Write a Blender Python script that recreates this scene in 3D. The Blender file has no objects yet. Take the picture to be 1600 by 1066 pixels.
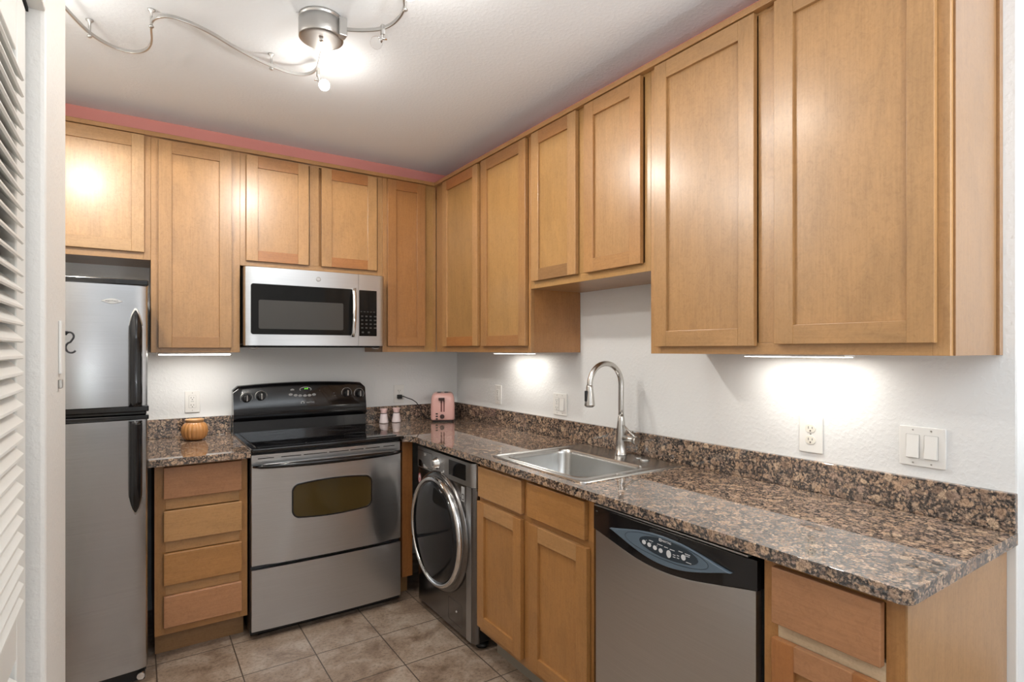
import bpy, bmesh, math, random
from mathutils import Vector, Matrix
random.seed(7)
S = bpy.context.scene
COL = S.collection
PI = math.pi

# ------------------------------------------------------------------ camera, world, light
cam = bpy.data.objects.new('camera', bpy.data.cameras.new('camera'))
COL.objects.link(cam)
cam.location = (-1.908, -3.567, 1.392)
cam.rotation_euler = (PI/2, 0, math.radians(-33.76))
cam.data.sensor_width = 36
cam.data.lens = 878.0/1600*36
cam.data.shift_y = 13.3/1600
cam.data.clip_start = 0.02
S.camera = cam

W = bpy.data.worlds.new('world'); S.world = W; W.use_nodes = True
W.node_tree.nodes['Background'].inputs[0].default_value = (0.85, 0.92, 1.0, 1)
W.node_tree.nodes['Background'].inputs[1].default_value = 0.6

vs = S.view_settings
S.display_settings.display_device = 'sRGB'
vs.view_transform = 'Standard'; vs.look = 'None'; vs.gamma = 1; vs.use_curve_mapping = False
vs.exposure = 0.18

P_SIDE_FILL = 40; P_BULB = 37; P_GLOW = 1.95; P_STRIP = 1.1; P_UP = 64

def light(name, kind, loc, energy, color=(1, 1, 1), rot=(0, 0, 0), size=None, size_y=None, parent=None):
    l = bpy.data.lights.new(name, kind); l.energy = energy; l.color = color
    if kind == 'SPOT': l.spot_size = math.radians(180); l.spot_blend = 0.12
    if kind == 'AREA':
        l.shape = 'RECTANGLE'; l.size = size; l.size_y = size_y
    elif size:
        l.shadow_soft_size = size
    o = bpy.data.objects.new(name, l); COL.objects.link(o)
    o.location = loc; o.rotation_euler = rot
    if parent is not None:
        o.parent = parent; o.location = Vector(loc) - parent.location
    return o

# unseen side lights added behind the camera to fill the kitchen
light('added_side_fill', 'AREA', (-3.84, -6.15, 1.35), P_SIDE_FILL, (0.95, 0.98, 1.0), (0, -PI/2, 0), 1.9, 2.2)
light('added_side_fill', 'AREA', (1.24, -5.3, 1.35), P_SIDE_FILL*0.12, (0.95, 0.98, 1.0), (0, PI/2, 0), 1.9, 2.4)

# two unseen uplights added behind the camera, bounced off the ceiling as fill
light('added_uplight', 'AREA', (-0.2, -4.75, 1.05), P_UP, (0.93, 0.97, 1.0), (PI, 0, 0), 0.5, 0.5)
light('added_uplight', 'AREA', (-1.9, -5.4, 1.05), P_UP, (0.93, 0.97, 1.0), (PI, 0, 0), 0.5, 0.5)

# ------------------------------------------------------------------ materials
MATS = {}
def new_mat(name):
    m = bpy.data.materials.new(name); m.use_nodes = True
    nt = m.node_tree
    return m, nt, nt.nodes['Principled BSDF']
def N(nt, t, **kw):
    n = nt.nodes.new(t)
    for k, v in kw.items():
        if k in n.inputs: n.inputs[k].default_value = v
        else: setattr(n, k, v)
    return n
def ramp(nt, stops):
    r = nt.nodes.new('ShaderNodeValToRGB'); e = r.color_ramp.elements
    while len(e) > 1: e.remove(e[-1])
    e[0].position = stops[0][0]; e[0].color = (*stops[0][1], 1)
    for p, c in stops[1:]:
        k = e.new(p); k.color = (*c, 1)
    return r
def plain(name, col, rough=0.5, metal=0.0, coat=0.0, bump=0.0, bscale=200, spec=0.5, emit=None, estr=1.0, trans=0.0, ior=1.45):
    if name in MATS: return MATS[name]
    m, nt, b = new_mat(name)
    b.inputs['Base Color'].default_value = (*col, 1)
    b.inputs['Roughness'].default_value = rough
    b.inputs['Metallic'].default_value = metal
    b.inputs['Coat Weight'].default_value = coat
    b.inputs['Specular IOR Level'].default_value = spec
    b.inputs['Transmission Weight'].default_value = trans
    b.inputs['IOR'].default_value = ior
    if emit:
        b.inputs['Emission Color'].default_value = (*emit, 1)
        b.inputs['Emission Strength'].default_value = estr
    if bump:
        tc = N(nt, 'ShaderNodeTexCoord')
        no = N(nt, 'ShaderNodeTexNoise', Scale=bscale, Detail=3.0)
        nt.links.new(tc.outputs['Object'], no.inputs['Vector'])
        bp = N(nt, 'ShaderNodeBump', Strength=bump, Distance=0.002)
        nt.links.new(no.outputs['Fac'], bp.inputs['Height'])
        nt.links.new(bp.outputs[0], b.inputs['Normal'])
    MATS[name] = m
    return m

def orange_peel(name, col, rough=0.55, strength=0.35):
    m, nt, b = new_mat(name)
    b.inputs['Base Color'].default_value = (*col, 1)
    b.inputs['Roughness'].default_value = rough
    tc = N(nt, 'ShaderNodeTexCoord')
    n1 = N(nt, 'ShaderNodeTexNoise', Scale=75.0, Detail=2.0)
    n2 = N(nt, 'ShaderNodeTexNoise', Scale=260.0, Detail=2.0)
    r = ramp(nt, [(0.45, (0, 0, 0)), (0.72, (1, 1, 1))])
    mx = N(nt, 'ShaderNodeMath', operation='MULTIPLY_ADD')
    mx.inputs[1].default_value = 0.3
    nt.links.new(tc.outputs['Object'], n1.inputs['Vector'])
    nt.links.new(tc.outputs['Object'], n2.inputs['Vector'])
    nt.links.new(n1.outputs['Fac'], r.inputs[0])
    nt.links.new(n2.outputs['Fac'], mx.inputs[0]); nt.links.new(r.outputs[0], mx.inputs[2])
    bp = N(nt, 'ShaderNodeBump', Strength=strength, Distance=0.0025)
    nt.links.new(mx.outputs[0], bp.inputs['Height']); nt.links.new(bp.outputs[0], b.inputs['Normal'])
    return m

TONES = {
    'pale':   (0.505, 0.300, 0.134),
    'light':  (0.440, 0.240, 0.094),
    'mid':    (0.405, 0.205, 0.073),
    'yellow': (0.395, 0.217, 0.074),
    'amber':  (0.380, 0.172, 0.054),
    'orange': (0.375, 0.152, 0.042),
    'red':    (0.420, 0.200, 0.092),
    'brown':  (0.290, 0.150, 0.056),
    'raw':    (0.600, 0.460, 0.300),
    'honey':  (0.385, 0.182, 0.055),
    'tan':    (0.430, 0.230, 0.090),
    'russet': (0.380, 0.150, 0.045),
}
def wood(tone, d='v', fig=1.0, rough=0.36):
    """maple; d = 'v' grain runs up, 'h' grain runs level"""
    key = 'maple_%s_%s_%.1f' % (tone, d, fig)
    if key in MATS: return MATS[key]
    c = TONES[tone]
    m, nt, b = new_mat(key)
    tc = N(nt, 'ShaderNodeTexCoord'); oi = N(nt, 'ShaderNodeObjectInfo')
    mul = N(nt, 'ShaderNodeVectorMath', operation='SCALE'); mul.inputs['Scale'].default_value = 37.0
    cmb = N(nt, 'ShaderNodeCombineXYZ')
    for i in range(3): nt.links.new(oi.outputs['Random'], cmb.inputs[i])
    nt.links.new(cmb.outputs[0], mul.inputs[0])
    add = N(nt, 'ShaderNodeVectorMath', operation='ADD')
    nt.links.new(tc.outputs['Object'], add.inputs[0]); nt.links.new(mul.outputs[0], add.inputs[1])
    def mapped(sx, sz):
        mp = N(nt, 'ShaderNodeMapping')
        mp.inputs['Scale'].default_value = (sx, sx, sz) if d == 'v' else (sz, sz, sx)
        nt.links.new(add.outputs[0], mp.inputs['Vector']); return mp.outputs[0]
    # fine pores
    n1 = N(nt, 'ShaderNodeTexNoise', Scale=1.0, Detail=4.0, Roughness=0.6)
    nt.links.new(mapped(170, 9), n1.inputs['Vector'])
    # blotchy figure
    n2 = N(nt, 'ShaderNodeTexNoise', Scale=1.0, Detail=5.0, Roughness=0.62, Distortion=0.8)
    nt.links.new(mapped(9, 3.4), n2.inputs['Vector'])
    # mineral streaks
    n3 = N(nt, 'ShaderNodeTexNoise', Scale=1.0, Detail=6.0, Roughness=0.65, Distortion=2.4)
    nt.links.new(mapped(46, 5.0), n3.inputs['Vector'])
    r2 = ramp(nt, [(0.28, tuple(v*0.86 for v in c)), (0.5, c), (0.72, tuple(min(1, v*1.09) for v in c))])
    nt.links.new(n2.outputs['Fac'], r2.inputs[0])
    r1 = ramp(nt, [(0.30, (0.88, 0.85, 0.82)), (0.62, (1.03, 1.03, 1.03))])
    nt.links.new(n1.outputs['Fac'], r1.inputs[0])
    mx = N(nt, 'ShaderNodeMix', data_type='RGBA', blend_type='MULTIPLY')
    mx.inputs[0].default_value = 0.75
    nt.links.new(r2.outputs[0], mx.inputs[6]); nt.links.new(r1.outputs[0], mx.inputs[7])
    r3 = ramp(nt, [(0.635, (0, 0, 0)), (0.80, (0.62*fig, 0.62*fig, 0.62*fig))])
    nt.links.new(n3.outputs['Fac'], r3.inputs[0])
    mx2 = N(nt, 'ShaderNodeMix', data_type='RGBA', blend_type='MIX')
    nt.links.new(r3.outputs[0], mx2.inputs[0]); nt.links.new(mx.outputs[2], mx2.inputs[6])
    mx2.inputs[7].default_value = (c[0]*0.40, c[1]*0.30, c[2]*0.26, 1)
    # curly, burl-like fleck
    n4 = N(nt, 'ShaderNodeTexNoise', Scale=1.0, Detail=4.0, Roughness=0.7, Distortion=1.6)
    nt.links.new(mapped(55, 48), n4.inputs['Vector'])
    r4 = ramp(nt, [(0.34, (0.87, 0.84, 0.80)), (0.52, (1, 1, 1)), (0.70, (1.05, 1.05, 1.05))])
    nt.links.new(n4.outputs['Fac'], r4.inputs[0])
    mx3 = N(nt, 'ShaderNodeMix', data_type='RGBA', blend_type='MULTIPLY'); mx3.inputs[0].default_value = 0.8
    nt.links.new(mx2.outputs[2], mx3.inputs[6]); nt.links.new(r4.outputs[0], mx3.inputs[7]); mx2 = mx3
    hs = N(nt, 'ShaderNodeHueSaturation')
    mr = N(nt, 'ShaderNodeMapRange'); mr.inputs['To Min'].default_value = 0.94; mr.inputs['To Max'].default_value = 1.06
    nt.links.new(oi.outputs['Random'], mr.inputs[0]); nt.links.new(mr.outputs[0], hs.inputs['Value'])
    nt.links.new(mx2.outputs[2], hs.inputs['Color'])
    nt.links.new(hs.outputs[0], b.inputs['Base Color'])
    b.inputs['Roughness'].default_value = rough
    b.inputs['Coat Weight'].default_value = 0.55; b.inputs['Coat Roughness'].default_value = 0.26
    bp = N(nt, 'ShaderNodeBump', Strength=0.05, Distance=0.001)
    nt.links.new(n2.outputs['Fac'], bp.inputs['Height']); nt.links.new(bp.outputs[0], b.inputs['Normal'])
    MATS[key] = m
    return m

def steel(name, col=(0.60, 0.595, 0.59), rough=0.27, d='h', bump=0.03):
    """brushed metal: fine grain and faint long smears in the tone, gentle change of gloss"""
    m, nt, b = new_mat(name)
    b.inputs['Metallic'].default_value = 1.0
    tc = N(nt, 'ShaderNodeTexCoord'); mp = N(nt, 'ShaderNodeMapping')
    mp.inputs['Scale'].default_value = (4, 4, 420) if d == 'h' else (420, 420, 4)
    nt.links.new(tc.outputs['Object'], mp.inputs['Vector'])
    no = N(nt, 'ShaderNodeTexNoise', Scale=1.0, Detail=3.0)
    nt.links.new(mp.outputs[0], no.inputs['Vector'])
    n2 = N(nt, 'ShaderNodeTexNoise', Scale=3.5, Detail=2.0, Distortion=0.6)
    nt.links.new(tc.outputs['Object'], n2.inputs['Vector'])
    mr = N(nt, 'ShaderNodeMapRange'); mr.inputs['To Min'].default_value = rough-0.03; mr.inputs['To Max'].default_value = rough+0.05
    nt.links.new(n2.outputs['Fac'], mr.inputs[0]); nt.links.new(mr.outputs[0], b.inputs['Roughness'])
    r = ramp(nt, [(0.30, tuple(v*0.955 for v in col)), (0.70, tuple(min(1, v*1.035) for v in col))])
    nt.links.new(no.outputs['Fac'], r.inputs[0]); nt.links.new(r.outputs[0], b.inputs['Base Color'])
    MATS[name] = m
    return m

def granite():
    m, nt, b = new_mat('baltic_brown_granite')
    L = nt.links.new
    tc = N(nt, 'ShaderNodeTexCoord')
    wn = N(nt, 'ShaderNodeTexNoise', Scale=40.0, Detail=4.0)
    L(tc.outputs['Object'], wn.inputs['Vector'])
    mixv = N(nt, 'ShaderNodeMix', data_type='VECTOR'); mixv.inputs[0].default_value = 0.022
    L(tc.outputs['Object'], mixv.inputs[4]); L(wn.outputs['Color'], mixv.inputs[5])
    sp = N(nt, 'ShaderNodeTexNoise', Scale=150.0, Detail=5.0, Roughness=0.75)
    L(tc.outputs['Object'], sp.inputs['Vector'])
    dk = ramp(nt, [(0.42, (0.012, 0.012, 0.014)), (0.52, (0.060, 0.050, 0.047)), (0.60, (0.25, 0.185, 0.140)), (0.75, (0.42, 0.32, 0.24))])
    L(sp.outputs['Fac'], dk.inputs[0])
    spr = ramp(nt, [(0.37, (0.12, 0.11, 0.11)), (0.47, (0.85, 0.84, 0.83)), (0.64, (1.35, 1.32, 1.30))])
    L(sp.outputs['Fac'], spr.inputs[0])
    col = dk.outputs[0]
    for sc, e0, e1, amp in ((105.0, 0.30, 0.54, 0.24), (38.0, 0.32, 0.58, 0.36)):
        v = N(nt, 'ShaderNodeTexVoronoi', Scale=sc, feature='F1')
        L(mixv.outputs[1], v.inputs['Vector'])
        sep = N(nt, 'ShaderNodeSeparateColor'); L(v.outputs['Color'], sep.inputs[0])
        tan = ramp(nt, [(0.0, (0.170, 0.124, 0.100)), (0.25, (0.360, 0.245, 0.170)), (0.5, (0.490, 0.345, 0.235)), (0.75, (0.310, 0.222, 0.180)), (1.0, (0.550, 0.410, 0.285))])
        L(sep.outputs[0], tan.inputs[0])
        mul = N(nt, 'ShaderNodeMix', data_type='RGBA', blend_type='MULTIPLY'); mul.inputs[0].default_value = 0.9
        L(tan.outputs[0], mul.inputs[6]); L(spr.outputs[0], mul.inputs[7])
        # paler shell on each ovoid
        ring = ramp(nt, [(0.26, (0.88, 0.86, 0.85)), (0.33, (0.62, 0.58, 0.56)), (0.40, (1.12, 1.1, 1.08))])
        rim = N(nt, 'ShaderNodeMath', operation='MULTIPLY_ADD')
        L(sep.outputs[1], rim.inputs[0]); rim.inputs[1].default_value = amp; L(v.outputs['Distance'], rim.inputs[2])
        L(rim.outputs[0], ring.inputs[0])
        mu2 = N(nt, 'ShaderNodeMix', data_type='RGBA', blend_type='MULTIPLY'); mu2.inputs[0].default_value = 0.8
        L(mul.outputs[2], mu2.inputs[6]); L(ring.outputs[0], mu2.inputs[7])
        rr = ramp(nt, [(e0+0.12, (1, 1, 1)), (e1+0.08, (0, 0, 0))])
        L(rim.outputs[0], rr.inputs[0])
        mx = N(nt, 'ShaderNodeMix', data_type='RGBA')
        L(rr.outputs[0], mx.inputs[0]); L(col, mx.inputs[6]); L(mu2.outputs[2], mx.inputs[7])
        col = mx.outputs[2]
    L(col, b.inputs['Base Color'])
    b.inputs['Roughness'].default_value = 0.025
    b.inputs['IOR'].default_value = 1.9
    MATS['granite'] = m
    return m

def tile_floor():
    m, nt, b = new_mat('beige_stone_tile')
    tc = N(nt, 'ShaderNodeNewGeometry')
    mp = N(nt, 'ShaderNodeMapping'); mp.inputs['Location'].default_value = (0.921+0.305*20, 0.938+0.305*30, 0)
    nt.links.new(tc.outputs['Position'], mp.inputs['Vector'])
    br = N(nt, 'ShaderNodeTexBrick'); br.offset = 0.0; br.squash = 1.0
    br.inputs['Scale'].default_value = 1.0; br.inputs['Mortar Size'].default_value = 0.0030
    br.inputs['Mortar Smooth'].default_value = 0.3
    br.inputs['Brick Width'].default_value = 0.305; br.inputs['Row Height'].default_value = 0.305
    br.inputs['Color1'].default_value = (0.0, 0, 0, 1); br.inputs['Color2'].default_value = (1, 1, 1, 1); br.inputs['Bias'].default_value = 0
    nt.links.new(mp.outputs[0], br.inputs['Vector'])
    n1 = N(nt, 'ShaderNodeTexNoise', Scale=7.0, Detail=8.0, Roughness=0.62, Distortion=0.6)
    nt.links.new(tc.outputs['Position'], n1.inputs['Vector'])
    n2 = N(nt, 'ShaderNodeTexNoise', Scale=70.0, Detail=6.0, Roughness=0.72)
    nt.links.new(tc.outputs['Position'], n2.inputs['Vector'])
    r1 = ramp(nt, [(0.32, (0.155, 0.100, 0.066)), (0.47, (0.285, 0.207, 0.150)), (0.60, (0.370, 0.290, 0.226)), (0.76, (0.42, 0.35, 0.29))])
    nt.links.new(n1.outputs['Fac'], r1.inputs[0])
    r2 = ramp(nt, [(0.34, (0.60, 0.57, 0.54)), (0.50, (1, 1, 1)), (0.72, (1.14, 1.13, 1.12))])
    nt.links.new(n2.outputs['Fac'], r2.inputs[0])
    mu = N(nt, 'ShaderNodeMix', data_type='RGBA', blend_type='MULTIPLY'); mu.inputs[0].default_value = 1.0
    nt.links.new(r1.outputs[0], mu.inputs[6]); nt.links.new(r2.outputs[0], mu.inputs[7])
    mx = N(nt, 'ShaderNodeMix', data_type='RGBA')
    nt.links.new(br.outputs['Fac'], mx.inputs[0]); nt.links.new(mu.outputs[2], mx.inputs[6]); mx.inputs[7].default_value = (0.075, 0.052, 0.038, 1)
    nt.links.new(mx.outputs[2], b.inputs['Base Color'])
    b.inputs['Roughness'].default_value = 0.42
    inv = N(nt, 'ShaderNodeMath', operation='MULTIPLY_ADD'); inv.inputs[1].default_value = -1.0
    sc = N(nt, 'ShaderNodeMath', operation='MULTIPLY'); sc.inputs[1].default_value = 0.35
    nt.links.new(n2.outputs['Fac'], sc.inputs[0])
    nt.links.new(br.outputs['Fac'], inv.inputs[0]); nt.links.new(sc.outputs[0], inv.inputs[2])
    bp = N(nt, 'ShaderNodeBump', Strength=0.4, Distance=0.003)
    nt.links.new(inv.outputs[0], bp.inputs['Height']); nt.links.new(bp.outputs[0], b.inputs['Normal'])
    return m

WALL = orange_peel('white_wall_paint', (0.80, 0.805, 0.80), 0.5, 0.22)
WALL_WARM = orange_peel('warm_white_wall_paint', (0.80, 0.78, 0.745), 0.5, 0.22)
WALL_GREY = orange_peel('greige_wall_paint', (0.70, 0.665, 0.63), 0.5, 0.25)
WALL_LIVING = orange_peel('taupe_living_room_paint', (0.36, 0.345, 0.33), 0.5, 0.2)
CEIL = orange_peel('ceiling_paint', (0.87, 0.90, 0.93), 0.8, 0.20)
PINK = plain('pink_paint', (0.70, 0.285, 0.250), 0.5)
DOORWHITE = plain('white_door_paint', (0.80, 0.79, 0.75), 0.38)
TRIMWHITE = plain('white_trim_paint', (0.82, 0.81, 0.78), 0.4)
TILE = tile_floor()
GRAN = granite()
STEEL = steel('brushed_steel', (0.58, 0.585, 0.59), 0.29)
STEELV = steel('brushed_steel_upright', (0.47, 0.475, 0.485), 0.22, 'h', 0.02)
SINK = steel('satin_sink_steel', (0.52, 0.515, 0.50), 0.24, 'h', 0.015)
NICKEL = steel('satin_nickel', (0.60, 0.58, 0.55), 0.22, 'v', 0.01)
GRAPH = steel('graphite_steel', (0.21, 0.20, 0.197), 0.22, 'v', 0.01)
GRAPHL = steel('graphite_panel', (0.46, 0.465, 0.47), 0.32, 'h', 0.01)
CHROME = plain('chrome', (0.80, 0.80, 0.80), 0.07, 1.0)
SILVER = plain('silver_paint', (0.50, 0.49, 0.475), 0.30, 0.85)
BLK = plain('black_gloss_enamel', (0.007, 0.007, 0.008), 0.12, coat=0.3)
BLKP = plain('black_plastic', (0.014, 0.014, 0.015), 0.38)
BLKM = plain('black_matt', (0.008, 0.008, 0.008), 0.75)
BLKG = plain('black_ceramic_glass', (0.006, 0.006, 0.007), 0.045)
MWGLASS = plain('dark_door_glass', (0.008, 0.008, 0.008), 0.05, spec=0.3)
MWMESH = plain('microwave_screen', (0.060, 0.058, 0.055), 0.14, spec=0.4)
OVENGL = plain('amber_oven_glass', (0.060, 0.040, 0.012), 0.07)
WASHGL = plain('smoked_glass', (0.012, 0.012, 0.013), 0.07)
SLATE = plain('slate_blue_plastic', (0.105, 0.145, 0.185), 0.32)
SLATED = plain('dark_slate_plastic', (0.026, 0.038, 0.050), 0.30)
WPL = plain('white_plastic', (0.83, 0.82, 0.79), 0.3)
IVORY = plain('ivory_plastic', (0.80, 0.77, 0.69), 0.3)
SLOT = plain('slot_dark', (0.02, 0.018, 0.015), 0.6)
SCREW = plain('screw_metal', (0.45, 0.43, 0.40), 0.35, 0.9)
PRINT = plain('pale_print', (0.62, 0.63, 0.64), 0.45)
GREYBTN = plain('grey_button', (0.42, 0.42, 0.42), 0.35)
GREEN = plain('green_digits', (0.05, 0.3, 0.02), 0.4, emit=(0.25, 1.0, 0.06), estr=1.6)
PINKP = plain('pink_enamel', (0.72, 0.41, 0.37), 0.22, coat=0.3)
PINKW = plain('pinkish_white_ceramic', (0.82, 0.72, 0.73), 0.3)
PINKT = plain('pink_ceramic', (0.78, 0.55, 0.53), 0.3)
ORANGE = plain('orange_glazed_ceramic', (0.58, 0.27, 0.09), 0.2, coat=0.4)
ORANGEL = plain('pale_orange_glaze', (0.60, 0.34, 0.15), 0.2, coat=0.4)
REDPR = plain('red_print', (0.45, 0.08, 0.09), 0.4)
LENS = plain('lit_diffuser', (0.9, 0.9, 0.88), 0.4, emit=(1.0, 0.96, 0.88), estr=9.0)
BULB = plain('lit_bulb', (1, 1, 1), 0.3, emit=(1.0, 0.95, 0.86), estr=45.0)
GLASS = plain('clear_glass', (0.97, 0.97, 0.97), 0.03, trans=1.0, ior=1.10)
CARC = wood('yellow', 'v', 0.3)

# ------------------------------------------------------------------ mesh helpers
class FR:
    """frame of a wall run: u to the right, d out from the wall, z up"""
    def __init__(s, k): s.k = k
    def __call__(s, u, d, z):
        return Vector((u, -d, z)) if s.k == 'B' else (Vector((-d, -u, z)) if s.k == 'R' else Vector((u, d, z)))
BK = FR('B'); RT = FR('R'); ID = FR('I')

class MB:
    def __init__(s, fr=ID): s.v = []; s.f = []; s.m = []; s.fr = fr; s.sm = []
    def add(s, pts, faces, mi=0, smooth=False):
        o = len(s.v); s.v += [s.fr(*p) for p in pts]
        for f in faces: s.f.append([i+o for i in f]); s.m.append(mi); s.sm.append(smooth)
        return s
    def box(s, a0, a1, b0, b1, c0, c1, mi=0):
        p = [(x, y, z) for z in (c0, c1) for y in (b0, b1) for x in (a0, a1)]
        return s.add(p, [(0, 1, 3, 2), (4, 6, 7, 5), (0, 4, 5, 1), (2, 3, 7, 6), (0, 2, 6, 4), (1, 5, 7, 3)], mi)
    def loft(s, loops, mi=0, caps=(True, True), smooth=False, close=True):
        n = len(loops[0]); o = len(s.v)
        for l in loops: s.v += [s.fr(*p) for p in l]
        for k in range(len(loops)-1):
            for i in range(n if close else n-1):
                j = (i+1) % n
                s.f.append([o+k*n+i, o+k*n+j, o+(k+1)*n+j, o+(k+1)*n+i]); s.m.append(mi); s.sm.append(smooth)
        if caps[0]: s.f.append([o+i for i in range(n)][::-1]); s.m.append(mi); s.sm.append(False)
        if caps[1]: s.f.append([o+(len(loops)-1)*n+i for i in range(n)]); s.m.append(mi); s.sm.append(False)
        return s
    def prism(s, poly, axis, a, b, mi=0):
        """poly of 2D points in the other two coordinates (in u,d,z order)"""
        def mk(p, t):
            q = list(p); q.insert(axis, t); return tuple(q)
        return s.loft([[mk(p, a) for p in poly], [mk(p, b) for p in poly]], mi)
    def lathe(s, prof, c, axis=2, n=32, mi=0, caps=(True, True), smooth=True):
        """prof: (radius, along axis)"""
        loops = []
        for r, h in prof:
            l = []
            for i in range(n):
                a = 2*PI*i/n; q = [r*math.cos(a), r*math.sin(a)]
                q.insert(axis, h); l.append(tuple(c[k]+q[k] for k in range(3)))
            loops.append(l)
        return s.loft(loops, mi, caps, smooth)
    def tube(s, pts, r, n=10, mi=0, caps=(True, True), squash=None):
        pts = [Vector(p) for p in pts]
        rs = r if isinstance(r, (list, tuple)) else [r]*len(pts)
        t0 = (pts[1]-pts[0]).normalized()
        ref = Vector((0, 0, 1)) if abs(t0.z) < 0.9 else Vector((1, 0, 0))
        u = t0.cross(ref).normalized(); loops = []
        for i, p in enumerate(pts):
            t = (pts[min(i+1, len(pts)-1)]-pts[max(i-1, 0)]).normalized()
            u = (u-t*u.dot(t)).normalized(); w = t.cross(u)
            q = squash or 1.0
            loops.append([tuple(p+u*rs[i]*math.cos(2*PI*k/n)+w*rs[i]*q*math.sin(2*PI*k/n)) for k in range(n)])
        return s.loft(loops, mi, caps, True)
    def sphere(s, c, r, n=20, mi=0, zs=1.0):
        prof = [(max(1e-5, r*math.sin(PI*k/12)), -r*zs*math.cos(PI*k/12)) for k in range(13)]
        return s.lathe(prof, c, 2, n, mi, (False, False))
    def build(s, name, mats, parent=None, bevel=0.0, seg=2, origin=None, local=False, smooth_angle=None):
        me = bpy.data.meshes.new(name)
        if parent is not None:
            org = Vector((0, 0, 0)) if local else world_org(parent)
        elif origin is not None: org = Vector(origin)
        else:
            xs = [v.x for v in s.v]; ys = [v.y for v in s.v]; zs = [v.z for v in s.v]
            org = Vector(((min(xs)+max(xs))/2, (min(ys)+max(ys))/2, min(zs)))
        me.from_pydata([tuple(v-org) for v in s.v], [], s.f)
        for i, p in enumerate(me.polygons): p.material_index = s.m[i]; p.use_smooth = s.sm[i]
        bm = bmesh.new(); bm.from_mesh(me)
        bmesh.ops.recalc_face_normals(bm, faces=bm.faces); bm.to_mesh(me); bm.free()
        for m in (mats if isinstance(mats, (list, tuple)) else [mats]): me.materials.append(m)
        o = bpy.data.objects.new(name, me); COL.objects.link(o)
        if parent is not None: o.parent = parent; o['_org'] = list(org)
        else: o.location = org
        if bevel:
            b = o.modifiers.new('bevel', 'BEVEL'); b.width = bevel; b.segments = seg; b.limit_method = 'ANGLE'; b.angle_limit = math.radians(40)
            b.harden_normals = False
        return o

def world_org(p):
    q = p; org = Vector((0, 0, 0))
    while q is not None: org += q.location; q = q.parent
    return org

def thing(name, label, cat, loc, rotz=0.0, group=None):
    o = bpy.data.objects.new(name, None); COL.objects.link(o)
    o.location = loc; o.rotation_euler = (0, 0, rotz); o.empty_display_size = 0.05
    o['label'] = label; o['category'] = cat
    if group: o['group'] = group
    return o
def tag(o, label, cat, group=None):
    o['label'] = label; o['category'] = cat
    if group: o['group'] = group
    return o
def struct(o): o['kind'] = 'structure'; return o

def rrect(cx, cy, w, h, r, n=6):
    pts = []
    for qx, qy, a0 in ((1, 1, 0), (-1, 1, PI/2), (-1, -1, PI), (1, -1, 3*PI/2)):
        for k in range(n+1):
            a = a0+PI/2*k/n
            pts.append((cx+qx*(w/2-r)+r*math.cos(a), cy+qy*(h/2-r)+r*math.sin(a)))
    return pts
def ell(cx, cy, a, b, n=28): return [(cx+a*math.cos(2*PI*k/n), cy+b*math.sin(2*PI*k/n)) for k in range(n)]

def slab(loops, z0, z1, bevel=0.0):
    """flat plate from outline loops (first the outline, then holes), evaluated from a filled curve; returns verts, faces"""
    cu = bpy.data.curves.new('outline', 'CURVE'); cu.dimensions = '2D'; cu.fill_mode = 'BOTH'
    cu.extrude = (z1-z0)/2-bevel; cu.bevel_depth = bevel; cu.bevel_resolution = 2; cu.offset = -bevel
    for l in loops:
        sp = cu.splines.new('POLY'); sp.points.add(len(l)-1); sp.use_cyclic_u = True
        for p, q in zip(sp.points, l): p.co = (q[0], q[1], 0, 1)
    ob = bpy.data.objects.new('outline', cu); COL.objects.link(ob)
    bpy.context.view_layer.update()
    me = bpy.data.meshes.new_from_object(ob.evaluated_get(bpy.context.evaluated_depsgraph_get()))
    vv = [(v.co.x, v.co.y, v.co.z+(z0+z1)/2) for v in me.vertices]; ff = [list(p.vertices) for p in me.polygons]
    bpy.data.objects.remove(ob); bpy.data.curves.remove(cu); bpy.data.meshes.remove(me)
    return vv, ff

def plate(name, fr, loops, d0, d1, mat, parent=None, bevel=0.0, mb=None, mi=0):
    """outline in (u, z) on a wall frame, thickness from d0 to d1"""
    vv, ff = slab(loops, d0, d1, bevel)
    b = mb or MB(fr)
    b.add([(x, z, y) for x, y, z in vv], ff, mi)
    return b if mb else b.build(name, mat, parent)

def text(name, s, size, fr, u, d, z, mat, parent, align='CENTER', extr=0.0004, sx=1.0):
    cu = bpy.data.curves.new(name, 'FONT'); cu.body = s; cu.size = size; cu.align_x = align; cu.align_y = 'CENTER'; cu.extrude = extr
    ob = bpy.data.objects.new(name, cu); COL.objects.link(ob); bpy.context.view_layer.update()
    me = bpy.data.meshes.new_from_object(ob.evaluated_get(bpy.context.evaluated_depsgraph_get()))
    b = MB(fr); b.add([(u+v.co.x*sx, d+v.co.z, z+v.co.y) for v in me.vertices], [list(p.vertices) for p in me.polygons])
    bpy.data.objects.remove(ob); bpy.data.curves.remove(cu); bpy.data.meshes.remove(me)
    return b.build(name, mat, parent)

# ------------------------------------------------------------------ room shell
CZ = 2.552
XW = -2.051          # face of the closet wall on the left
struct(MB().box(-4.0, 3.0, -7.6, 0.3, -0.08, 0).build('floor', TILE))
struct(MB().box(-4.0, 3.0, -7.6, 0.3, CZ, CZ+0.1).build('ceiling', CEIL))
struct(MB().box(-2.80, 0.14, 0, 0.14, 0, CZ).build('wall_back', WALL))
struct(MB().box(0, 0.14, -3.083, 0, 0, CZ).build('wall_right', WALL, bevel=0.006))
struct(MB().box(1.3, 1.4, -7.5, 0, 0, CZ).build('wall_hall_right', WALL_GREY))
struct(MB().box(-2.76, -2.62, -1.827, 0, 0, CZ).build('wall_left', WALL))
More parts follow.
